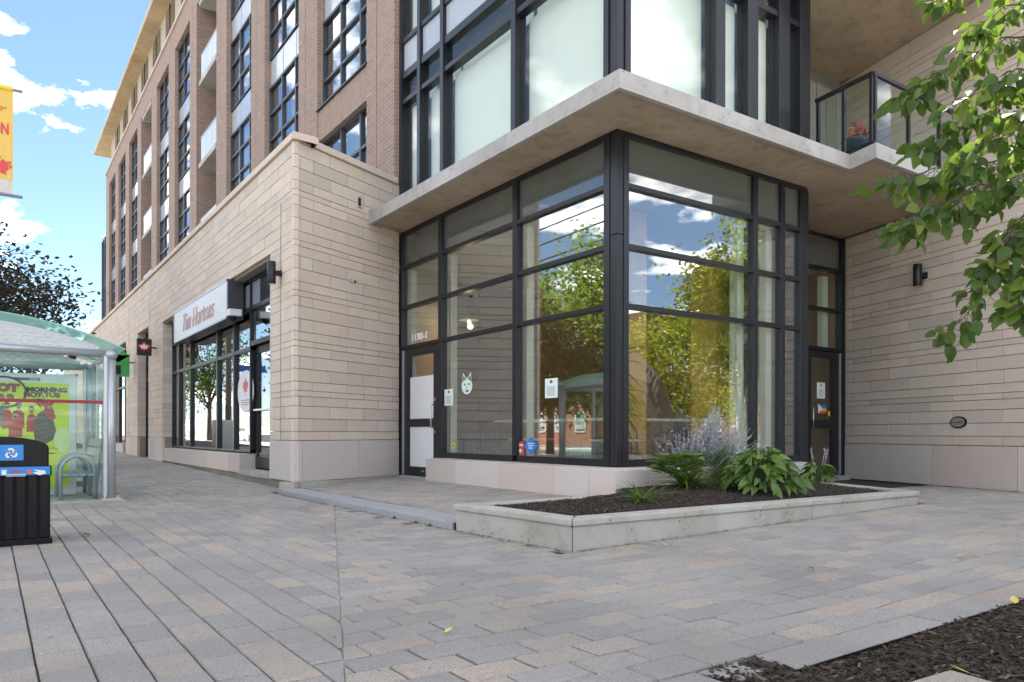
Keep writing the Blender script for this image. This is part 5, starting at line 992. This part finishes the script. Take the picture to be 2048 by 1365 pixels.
for q in range(3):     # chasing arrows
    a0 = q * 2.0944 + 1.5708; R3 = .040; V = []
    def rot(x, z): return (cx_ + x * math.cos(a0 - 1.5708) - z * math.sin(a0 - 1.5708), BYY - .0005, cz_ + x * math.sin(a0 - 1.5708) + z * math.cos(a0 - 1.5708))
    pts = [(-.030, .012), (-.014, .040), (.010, .040), (.022, .019), (.031, .024), (.026, -.002), (.002, .007), (.011, .0125), (.004, .026), (-.008, .026), (-.019, .006)]
    MB().add([rot(*p) for p in pts], [tuple(range(len(pts)))[::-1]]).build('arrow', SIGNW, rb_)
b0, b1 = onY(-10, 957, BYY - .014), onY(96, 934, BYY - .014); MB().box(b0.x, BYY - .0165, .372, BX - .004, BYY - .0125, .434).build('blue_strip', RB, rb_)
def strip(px, py, sx_, sz_, m, tilt=0): c = onY(px, py, BYY - .018); MB().obox((c.x - sx_ / 2, BYY - .0185, c.z - sz_ / 2 - tilt * sx_ / 2), (sx_, 0, tilt * sx_), (0, .0015, 0), (-tilt * sz_, 0, sz_)).build('pictogram', m, rb_)
strip(8, 946, .030, .034, SIGNW); strip(8, 941, .036, .006, SIGNW); strip(31, 942, .048, .016, plain('strip_red', (.6, .05, .05), .5)); strip(57, 944, .03, .028, plain('strip_orange', (.7, .14, .04), .5), -.3)
cq = onY(79, 945, BYY - .018); MB().add([(cq.x - .045, BYY - .018, cq.z), (cq.x, BYY - .018, cq.z - .024), (cq.x + .042, BYY - .018, cq.z - .008), (cq.x + .036, BYY - .018, cq.z + .012), (cq.x - .04, BYY - .018, cq.z + .022), (cq.x - .01, BYY - .018, cq.z + .004)], [(5, 4, 3, 2, 1, 0)]).build('pictogram', SIGNW, rb_)
for py in (949.5, 952.5): strip(32, py, .12, .0045, SIGNW)
# ================================================================== BANNER
bp = camp(-5.42, 8.0, 0); bxv = Vector((1, 0, 0)); bt = lambda px, py: onY(px, py, bp.y)
BYb = bp.y; e0, e1 = bt(26.5, 181), bt(21, 391); bw = .62
bnr = thing('street_banner', (e0.x - bw - .1, BYb, gz(-9, 3)), 'yellow street banner with red maple leaf hanging from a lamp post', 'banner')
BY_ = plain('banner_yellow', (.72, .47, .10), .7, 0, .06, 2); ztop, zbot = e0.z, e1.z
MB().box(e0.x - bw, BYb - .003, zbot + .16, e0.x, BYb + .003, ztop).build('banner_cloth', BY_, bnr); MB().box(e0.x - bw, BYb - .003, zbot, e0.x, BYb + .003, zbot + .159).build('banner_hem', plain('banner_grey', (.55, .55, .56), .7), bnr); MB().tube([(e0.x - bw, BYb, ztop + .01), (e0.x - .004, BYb, ztop + .01)], .028, 10).build('banner_sleeve', plain('sleeve_yellow', (.75, .60, .05), .6), bnr)
for z in (ztop + .01, zbot + .005): MB().tube([(e0.x - bw - .12, BYb, z), (e0.x + .085, BYb, z - .008)], .017, 10).build('banner_arm', plain('arm_grey', (.22, .22, .25), .5, .4), bnr)
MB().tube([(e0.x - bw - .14, BYb, -.3), (e0.x - bw - .14, BYb, 6.2)], [.07, .045], 14).build('lamp_post', BLACKM, bnr, True)
c = bt(3, 258); text_obj('CELEBRATION', RED, .16, (e0.x - .035, BYb - .006, c.z), (1, 0, 0), (0, 0, 1), bnr, align='RIGHT', depth=.0008, bold=.006, sx=.62) ; c2 = bt(3, 220); text_obj('P\u00b0', RED, .09, (e0.x - .05, BYb - .006, c2.z), (1, 0, 0), (0, 0, 1), bnr, align='RIGHT', depth=.0008)
c = bt(-8, 332); leafshape((c.x, BYb - .005, c.z), (1, 0, 0), (0, 0, 1), .30, (0, -1, 0), .001).build('leaf_emblem', RED, bnr)
for q in range(3): MB().tube([(c.x - .05 + (.16 + .07 * q) * math.cos(a * .25), BYb - .004, c.z + (.2 + .07 * q) * math.sin(a * .25)) for a in range(-5, 6) if c.x - .05 + (.16 + .07 * q) * math.cos(a * .25) < e0.x - .01], .0025, 4).build('banner_line', plain('banner_pale', (.8, .62, .25), .7), bnr)
# ================================================================== TREES
BARK = plain('bark', (.12, .09, .065), .9, 0, .3, 12, .5); BIRCHB = plain('birch_bark', (.55, .50, .42), .8, 0, .3, 9)
def tree(name, label, base, H, cr_, z0, n, ls, m, seed, tr=.12, ncl=22, bark=BARK, stems=1, flat=.85, sprig=.36):
    r = random.Random(seed); base = Vector(base); t = thing(name, base, label, 'tree'); cc = base + Vector((0, 0, (H + z0) / 2)); hh = (H - z0) / 2; cl = []
    while len(cl) < ncl:
        v = Vector((r.uniform(-1, 1), r.uniform(-1, 1), r.uniform(-1, 1)))
        if .25 < v.length < 1: cl.append(cc + Vector((v.x * cr_, v.y * cr_, v.z * hh)) * 1.0)
    tm = MB()
    for s in range(stems):
        o = Vector((r.uniform(-.3, .3), r.uniform(-.3, .3), 0)) * (0 if stems == 1 else 1); tp = base + o * 4 + Vector((0, 0, z0 + hh * 1.2)); tm.tube([base + o - Vector((0, 0, .3)), base + o * 1.5 + Vector((r.uniform(-.05, .05), 0, z0 * .5)), base + o * 2.5 + Vector((0, r.uniform(-.1, .1), z0)), tp], [tr * 1.15, tr * .9, tr * .7, tr * .2], 9)
    for c in cl: a = base + Vector((0, 0, z0 * .75 + r.random() * hh * .8)); tm.tube([a, a.lerp(c, .5) + Vector((0, 0, .15)), c], [tr * .4, tr * .22, tr * .06], 5, False)
    if sprig < .3:
        for c in cl:
            for q in range(5): tm.tube([c, c + Vector((r.gauss(0, 1), r.gauss(0, 1), r.gauss(0, .6))) * cr_ * .17], [.012, .003], 4, False)
    tm.build('trunk', bark, t, True); lf = MB(); cr2 = cr_ * sprig
    for i in range(n):
        c = cl[i % ncl]; v = Vector((r.gauss(0, 1), r.gauss(0, 1), r.gauss(0, flat))) * cr2 * .62; p = c + v; e = Vector((r.uniform(-1, 1), r.uniform(-1, 1), r.uniform(-.9, .3))).normalized() * ls * r.uniform(.6, 1.3); q = e.cross(Vector((r.uniform(-1, 1), r.uniform(-1, 1), 1))).normalized() * ls * .32
        lf.add([p, p + e * .45 + q, p + e, p + e * .5 - q], [(0, 1, 2, 3)])
    lf.build('crown', m, t); return t
LG = mat_leaf('street_leaf', [(0, (.07, .12, .015)), (.5, (.15, .21, .022)), (1, (.28, .31, .04))], .4, .5); LD = mat_leaf('plum_leaf', [(0, (.030, .016, .018)), (.6, (.05, .028, .028)), (1, (.07, .05, .04))], .15, .5); LY = mat_leaf('birch_leaf', [(0, (.14, .17, .014)), (.5, (.30, .29, .022)), (1, (.45, .36, .03))], .42, .5); LM = mat_leaf('maple_leaf', [(0, (.035, .075, .012)), (1, (.10, .16, .025))], .3, .5)
tree('street_tree', 'leafy green street tree on the boulevard, mirrored in the corner glass by the post', (-9.7, 11.6, -.1), 7.3, 2.1, 1.5, 9000, .19, LG, 31, .14, 26)
tree('street_tree', 'tall green street tree across the road, mirrored in the middle of the corner glass', (-13.6, 19.0, -.2), 8.4, 2.6, 1.8, 9000, .22, LG, 32, .18, 28)
tree('street_tree', 'sunlit green tree farther up the far side of the road', (-23, 34, -.1), 10, 3.4, 2, 5500, .26, LG, 33, .2, 24); tree('street_tree', 'green tree up the boulevard, mirrored in the street shop window', (-8.6, 40, .2), 7.5, 2.2, 2, 5000, .2, LM, 34, .14, 20); tree('street_tree', 'far green tree at the end of the boulevard', (-9.5, 54, .3), 8, 2.6, 2, 4500, .22, LG, 35, .14, 20)
tp = camp(-12.3, 15.0, 0); tree('plum_tree', 'dark purple-leaved tree rising behind the bus shelter roof', (tp.x, tp.y, 0), 4.9, 3.1, 1.2, 26000, .125, LD, 36, .13, 90, sprig=.20)
tree('birch_tree', 'yellow-green multi-stem birch beyond the right wing, mirrored in the right glass', (12.6, -8, -.06), 7.0, 1.9, 1.5, 10000, .16, LY, 37, .07, 30, BIRCHB, 4)
tree('garden_tree', 'low green tree in the garden behind the viewer, mirrored in the right glass', (14.2, -12.2, -.06), 5.0, 2.3, .9, 6500, .18, LY, 38, .1, 22); tree('garden_tree', 'rounded green tree behind the arch sculpture', (11.6, -13.5, -.06), 4.2, 1.9, .9, 5000, .17, LM, 39, .1, 18); tree('garden_tree', 'broad dark tree beside the brown house', (20.5, -13, -.06), 8, 3.0, 1.6, 7000, .24, LM, 40, .16, 24); tree('garden_tree', 'tall thin young tree near the right wing corner', (8.6, -5.0, -.06), 5.4, .9, 2.0, 3500, .13, LY, 41, .05, 16, BIRCHB, 3)
# near tree: drooping branches of large leaves in the upper right
NL = mat_leaf('near_leaf', [(0, (.026, .062, .010)), (.4, (.048, .10, .014)), (.75, (.09, .15, .02)), (1, (.20, .26, .035))], .34, .38)
lv_ = [leaf_mesh('linden_leaf', NL, .078, .056, f_, dr_, 8, .70, .13, s) for s, (f_, dr_) in enumerate(((.12, .15), (.35, .3), (.55, .1), (.25, -.15), (.7, .45)))]
nb = camp(3.6, 3.3, 0); nt_ = thing('linden_tree', (nb.x, nb.y, gz(nb.x, nb.y)), 'leafy branches of a tree hanging into the upper right corner', 'tree'); r = random.Random(77)
tw = MB(); hub = camp(3.2, 3.2, 3.1); tw.tube([Vector((nb.x, nb.y, -.4)), Vector((nb.x + .03, nb.y, 1.3)), hub, camp(3.0, 3.0, 4.6)], [.10, .085, .06, .02], 10)
def pxd(px, py, d): return CAM + ray(px, py) * d
paths = [  # (pixel polyline, depth)
    ([(2180, 150), (2060, 185), (1960, 215), (1880, 250), (1815, 290), (1765, 190)][:5], 2.75), ([(2150, 40), (2040, 60), (1950, 90), (1880, 120), (1825, 165), (1770, 195)], 2.9), ([(2120, -60), (2000, -40), (1900, -30), (1840, 0)], 3.0), ([(2140, -60), (2040, -10), (1960, 30), (1920, 60)], 2.7),
    ([(2180, 240), (2080, 265), (1990, 300), (1910, 350), (1830, 340), (1745, 355)], 2.6), ([(2200, 330), (2100, 350), (2000, 355), (1900, 385), (1800, 430), (1770, 450)], 2.5), ([(2180, 160), (2080, 200), (2000, 240), (1930, 290), (1880, 330)], 2.45),
    ([(2150, 420), (2060, 445), (1980, 480), (1945, 540), (1915, 610), (1870, 670)], 2.5), ([(2160, 380), (2080, 400), (2020, 430), (1985, 470), (1960, 560)], 2.7), ([(2160, 480), (2090, 500), (2040, 540), (2020, 590), (2000, 615)], 2.45), ([(2120, 120), (2050, 130), (1990, 150), (1930, 175), (1870, 215)], 2.6), ([(2190, 300), (2110, 290), (2030, 320), (1960, 375), (1905, 430)], 2.85)]
spots_ = []
for P_, dp in paths:
    pts = [pxd(x + 28, y, dp + (i - 2) * .02) for i, (x, y) in enumerate(P_)]; fine = []
    for i in range(len(pts) - 1):
        for k in range(7): fine.append(pts[i].lerp(pts[i + 1], k / 7) + Vector((0, 0, -.012 * math.sin(k * .9))))
    fine.append(pts[-1]); tw.tube([hub, pts[0]], [.02, .008], 5, False); tw.tube(fine, [lerp(.0045, .0012, i / len(fine)) for i in range(len(fine))], 5, False)
    for i, p in enumerate(fine[2:]):
        for q in range(4):
            if r.random() < .25: continue
            s = 1 if (i + q) % 2 else -1; d = (FW * r.uniform(-.7, .7) + RT * (s * r.uniform(.2, .9) - .25) + Vector((0, 0, -r.uniform(.25, 1.3)))); st0 = p + d.normalized() * r.uniform(.018, .075)
            tw.tube([p, st0], .0011, 3, False); M4 = aim(st0, d, up=(-FW * r.uniform(.2, 1) + Vector((r.uniform(-.7, .7), r.uniform(-.7, .7), r.uniform(-.1, .9)))), roll=r.uniform(-.8, .8), s=r.uniform(.45, .88)); c_ = proj(M4 @ Vector((.04, 0, 0))); spots_.append((not (-20 < c_[0] < 2060 and -20 < c_[1] < 1380), r.random(), M4, r.choice(lv_)))
spots_.sort(key=lambda q: (q[0], q[1])); ex_ = MB()
for n_, (_, _, M4, me) in enumerate(spots_):
    if n_ < 300: link('leaf', me, nt_, mw=M4)
    else: ex_.add([M4 @ v.co for v in me.vertices], [tuple(p_.vertices) for p_ in me.polygons])
if ex_.v: ex_.build('leaves', NL, nt_, True, kind='stuff')
tw.build('branches', plain('twig', (.09, .065, .05), .8), nt_)
# ================================================================== FLOWER POT ON THE BALCONY
pf = (q0 * .45 + q1 * .55) + Vector((.32, .05, 4.21)); fp = thing('flower_pot', pf, 'dark blue-grey pot with red and orange flowers on the balcony', 'flower pot')
MB().lathe([(.12, 0), (.155, .25), (.165, .26), (.165, .30), (.145, .30), (.14, .27)], pf, 24).build('pot', plain('pot_blue', (.035, .05, .075), .35), fp, True); r = random.Random(4); m = MB(); f1 = MB(); f2 = MB()
for k in range(220): a = r.uniform(0, 6.3); rr = r.uniform(0, .19); c = pf + Vector((math.cos(a) * rr, math.sin(a) * rr, .28 + r.uniform(-.06, .14))); e = Vector((r.uniform(-1, 1), r.uniform(-1, 1), r.uniform(-.3, 1))).normalized() * .04; q = e.cross(Vector((0, 0, 1))).normalized() * .012; m.add([c, c + e * .5 + q, c + e, c + e * .5 - q], [(0, 1, 2, 3)])
for k in range(90): a = r.uniform(0, 6.3); rr = r.uniform(0, .2); c = pf + Vector((math.cos(a) * rr, math.sin(a) * rr, .34 + r.uniform(-.03, .14))); q = Vector((r.uniform(-1, 1), r.uniform(-1, 1), r.uniform(-1, 1))).normalized() * .022; w2 = q.cross(Vector((r.uniform(-1, 1), 1, .3))).normalized() * .022; (f1 if a > 3 else f2).add([c - q, c + w2, c + q, c - w2], [(0, 1, 2, 3)])
m.build('foliage', SAGE_L, fp); f1.build('flowers', plain('red_flower', (.5, .04, .05), .6), fp); f2.build('flowers', plain('coral_flower', (.65, .22, .12), .6), fp)
# ================================================================== INTERIOR FURNITURE (seen through the glass)
TOP = plain('pale_top', (.62, .62, .55), .4)
ct_ = thing('bar_counter', (1.0, 1.6, 0), 'long narrow bar counter with pale top behind the corner glass', 'counter'); MB().box(.75, .95, .86, 1.1, 3.6, .895).box(1.1, .95, .86, 3.1, 1.3, .895).build('counter_top', TOP, ct_)
for x, y in ((.92, 3.3), (.92, 2.0), (1.0, 1.1), (2.0, 1.12), (2.9, 1.12)): MB().tube([(x, y, 0), (x, y, .86)], .03, 10).build('leg', BLACKM, ct_)
def cafe_table(x, y, h, lb_): t = thing('cafe_table', (x, y, 0), lb_, 'table', 'cafe tables'); MB().lathe([(.33, h - .025), (.34, h - .02), (.34, h), (.33, h + .004)], (x, y, 0), 28).build('table_top', TOP, t); MB().lathe([(.2, 0), (.2, .015), (.03, .03), (.03, h - .03), (.1, h - .026)], (x, y, 0), 16).build('pedestal', BLACKM, t)
cafe_table(.58, .62, .62, 'low round cafe table just behind the corner post'); cafe_table(.75, 2.6, .62, 'low round cafe table behind the middle pane')
def chair(x, y, a, lb_):
    t = thing('cafe_chair', (x, y, 0), lb_, 'chair', 'bentwood cafe chairs'); M3 = Matrix.Rotation(a, 3, 'Z'); T = lambda p: Vector((x, y, 0)) + M3 @ Vector(p)
    c = T((0, 0, .43)); MB().lathe([(.17, 0), (.19, .01), (.19, .025), (.17, .03)], c, 20).build('seat', BLACKM, t)
    for i, j in ((-.14, -.14), (.14, -.14), (-.14, .14), (.14, .14)): MB().tube([T((i * 1.2, j * 1.2, 0)), T((i, j, .43))], .013, 7).build('leg', BLACKM, t)
    MB().tube([T((-.16, .15, .43))] + [T((-.17 * math.cos(k * .3142), .19, .62 + .25 * math.sin(k * .3142))) for k in range(11)] + [T((.16, .15, .43))], .013, 7).build('back_hoop', BLACKM, t); MB().tube([T((-.09, .16, .44))] + [T((-.09 * math.cos(k * .3142), .19, .6 + .15 * math.sin(k * .3142))) for k in range(11)] + [T((.09, .16, .44))], .01, 6).build('back_hoop', BLACKM, t)
chair(.7, 3.25, .6, 'black bentwood chair behind the pane next to the left door'); chair(.75, 3.75, -.8, 'black bentwood chair nearest the left door inside'); chair(.95, .85, 2.2, 'black bentwood chair at the table by the corner post')
pd = onX(938, 640, 1.3); t = thing('pendant_lamp', pd, 'clear glass pendant lamp hanging inside behind the left glass', 'lamp'); MB().tube([(1.3, pd.y, pd.z + .1), (1.3, pd.y, 3.5)], .006, 6).build('cord', BLACKM, t); MB().lathe([(.03, .1), (.04, .05), (.17, 0), (.19, -.012), (.17, -.004), (.035, .045)], (1.3, pd.y, pd.z), 24).build('shade', STEEL, t, True); bm_ = Mat('lit_bulb'); bm_.p.inputs['Emission Color'].default_value = (1, .72, .42, 1); bm_.p.inputs['Emission Strength'].default_value = 1.2
MB().lathe([(.01, .0), (.035, -.03), (.03, -.06), (.01, -.075)], (1.3, pd.y, pd.z), 14).build('bulb', bm_.m, t, True)
pl0 = bpy.data.lights.new('bulb_light', 'POINT'); pl0.energy = 3; pl0.color = (1, .70, .40); pl0.shadow_soft_size = .05; po = bpy.data.objects.new('bulb_light', pl0); COL.objects.link(po); po.location = (1.3, pd.y, pd.z - .12); po.parent = t; po.matrix_parent_inverse = t.matrix_basis.inverted()
ppm = [leaf_mesh('palm_leaf', LM, .30, .03, .3, .7, 6, .6, 0, s) for s in range(2)]
pp = thing('potted_plant', (.36, .36, 0), 'tall bamboo-leaved potted plant just inside the corner post', 'plant'); MB().lathe([(.11, 0), (.14, .3), (.13, .3)], (.36, .36, 0), 18).build('pot', plain('pot_white', (.55, .55, .5), .5), pp); st2 = MB(); r = random.Random(3)
for k in range(7): a = r.uniform(0, 6.3); tpv = Vector((.36 + .13 * math.cos(a), .36 + .13 * math.sin(a), r.uniform(1.2, 1.75))); st2.tube([(.36, .36, .28), tpv], [.009, .004], 6)
st2.build('stems', STEM, pp)
for k in range(90): a = r.uniform(0, 6.3); h = r.uniform(.5, 1.7); p = Vector((.36 + .1 * math.cos(a), .36 + .1 * math.sin(a), h)); link('leaf', r.choice(ppm), pp, mw=aim(p, Vector((math.cos(a), math.sin(a), r.uniform(-.2, .7))), roll=r.uniform(-.5, .5), s=r.uniform(.5, 1.0)))
for i, (x, y) in enumerate(((2.05, 2.0),)):
    t = thing('drawer_unit', (x, y, 0), 'grey drawer unit standing inside behind the sage', 'cabinet'); MB().box(x - .9, y, 0, x + .2, y + .4, .62).build('carcass', plain('unit_green', (.16, .19, .17), .5), t); [MB().box(x - .86, y - .012, .04 + k * .19, x - .36, y - .001, .21 + k * .19).build('drawer_front', plain('drawer_grey', (.42, .44, .40), .5), t) for k in range(3)]
# ================================================================== STREET BEHIND THE VIEWER (seen only as reflections)
def house(name, lb_, x0, y0, x1, y1, h, wm, rm, face):
    t = thing(name, ((x0 + x1) / 2, (y0 + y1) / 2, -.2), lb_, 'building'); MB().box(x0, y0, -.3, x1, y1, h).build('wall', wm, t); ov = .4
    MB().prism([(x0 - ov, y0 - ov), (x1 + ov, y0 - ov), (x1 + ov, y1 + ov), (x0 - ov, y1 + ov)], h, h + .25).build('roof', rm, t)
    WG = SPAND; fl2 = int(h // 2.9)
    for k in range(fl2):
        z = .8 + k * 2.9
        if face == 'X':
            y = y0 + 1
            while y < y1 - 1.6: w1 = part('window', (x1, y, z), t); MB().box(x1, y, z, x1 + .05, y + 1.2, z + 1.5).build('window_frame', SIGNW, w1); MB().box(x1 + .051, y + .08, z + .08, x1 + .06, y + 1.12, z + 1.42).build('pane', WG, w1); y += 2.4
        else:
            x = x0 + 1
            while x < x1 - 1.6: w1 = part('window', (x, y1, z), t); MB().box(x, y1, z, x + 1.2, y1 + .05, z + 1.5).build('window_frame', SIGNW, w1); MB().box(x + .08, y1 + .051, z + .08, x + 1.12, y1 + .06, z + 1.42).build('pane', WG, w1); x += 2.4
RM = plain('dark_roof', (.07, .065, .06), .9)
house('row_house', 'tan two-storey house across the road', -40, 20, -30, 32, 6.2, plain('tan_siding', (.45, .38, .28), .8), RM, 'X'); house('row_house', 'red brick house across the road', -41, 35, -30, 50, 6.8, plain('red_brick', (.30, .12, .08), .85), RM, 'X'); house('row_house', 'cream house far up the road', -40, 53, -31, 70, 6.0, plain('cream_siding', (.6, .55, .45), .8), RM, 'X'); house('row_house', 'grey house across the road behind the bus shelter', -40, 0, -31, 16, 6.4, plain('grey_siding', (.38, .38, .38), .8), RM, 'X')
house('brown_house', 'brown brick house behind the garden trees', 20, -30, 34, -19, 6.2, plain('brown_brick', (.20, .12, .075), .85), RM, 'Y')
# arch sculpture, mirrored in the right glass
m = MB(); V = []; c0 = Vector((7.9, -8.6, 0)); kk_ = 22
for i in range(kk_ + 1):
    a = math.pi * (1.05 - .95 * i / kk_); ro, ri = 3.1, 2.75 - .45 * (i / kk_); 
    for rr_ in (ro, ri):
        for dy in (-.15, .15): V.append((c0.x + rr_ * .75 * math.cos(a), c0.y + dy, -.1 + rr_ * math.sin(a)))
F = []
for i in range(kk_):
    b = i * 4; F += [(b, b + 4, b + 5, b + 1), (b + 2, b + 3, b + 7, b + 6), (b, b + 2, b + 6, b + 4), (b + 1, b + 5, b + 7, b + 3)]
m.add(V, F); m.build('arch_sculpture', plain('weathered_steel', (.16, .13, .11), .6, .3), label='curved dark steel arch sculpture in the garden, mirrored in the right glass', category='sculpture')
# utility pole with wires and a traffic signal
up_ = thing('utility_pole', (-7.4, 31, 0), 'wooden utility pole with yellow traffic signals up the street', 'utility pole'); MB().tube([(-7.4, 31, -.3), (-7.4, 31, 8.6)], [.16, .11], 12).build('pole', BARK, up_); MB().tube([(-7.4, 31, 4.6), (-9.2, 30.4, 4.9), (-11.5, 29.6, 5.0)], .05, 8).build('arm', SILVER, up_)
for x, y in ((-9.6, 30.2), (-11.3, 29.6)): MB().box(x - .18, y - .15, 4.0, x + .18, y + .15, 5.0).build('signal_head', plain('signal_yellow', (.62, .33, .03), .5), up_)
MB().box(-8.9, 30.5, 3.6, -7.7, 30.54, 3.9).build('street_name_plate', plain('street_blue', (.03, .08, .35), .5), up_)
for k, (x, z) in enumerate(((-9.3, 7.4), (-9.6, 7.0), (-9.9, 8.2))):
    MB().tube([(x, -40 + i * 5, z - .5 * math.sin(math.pi * ((i * 5) % 40) / 40)) for i in range(25)], .028, 4, False).build('overhead_wire', BLACKM, label='overhead wire %s strung along the street' % ('of the lower pair nearest the kerb', 'of the lower pair farther from the kerb', 'highest and farthest of the three')[k], category='wire', group='overhead wires')
uc = thing('utility_cabinet', (-6.3, 27.5, .1), 'grey metal utility cabinet on the boulevard up the street', 'cabinet'); MB().box(-6.7, 27.2, 0, -5.9, 27.8, 1.25).build('cabinet_box', SILVER, uc, bevel=.02); MB().box(-6.65, 27.19, .1, -6.32, 27.199, 1.15).box(-6.28, 27.19, .1, -5.95, 27.199, 1.15).build('cabinet_door', plain('cabinet_door', (.45, .46, .47), .5, .3), uc)
def car(x, y, lb_, c):
    t = thing('parked_car', (x, y, -.27), lb_, 'car', 'cars parked along the street'); pr = [(-2.1, .25), (2.1, .25), (2.15, .6), (1.95, .78), (1.0, .9), (.45, 1.35), (-1.1, 1.38), (-1.75, .95), (-2.12, .88)]; k = len(pr); V = [(x + s * (.85 if b < 1 else .68), y + a, -.27 + b) for s in (-1, 1) for a, b in pr]
    MB().add(V, [tuple(range(k)), tuple(range(k, 2 * k))[::-1]] + [(i, k + i, k + (i + 1) % k, (i + 1) % k) for i in range(k)]).build('body', plain(lb_[:9] + '_paint', c, .25), t, bevel=.05)
    for s in (-1, 1): MB().add([(x + s * .80, y + a, -.27 + b) for a, b in ((-1.35, .95), (.75, .93), (.4, 1.28), (-1.05, 1.3))], [(0, 1, 2, 3)]).build('side_window', SPAND, t)
    for s in (-1, 1):
        for q in (-1.3, 1.3): MB().tube([(x + s * .68, y + q, .04), (x + s * .88, y + q, .04)], .31, 16).build('wheel', BLACKM, t)
car(-12.2, 44, 'white car parked on the near side of the road', (.7, .7, .7)); car(-19.6, 38, 'silver-white car parked on the far side of the road', (.6, .62, .65)); car(-19.6, 50, 'dark red car parked far up the road', (.25, .03, .03))
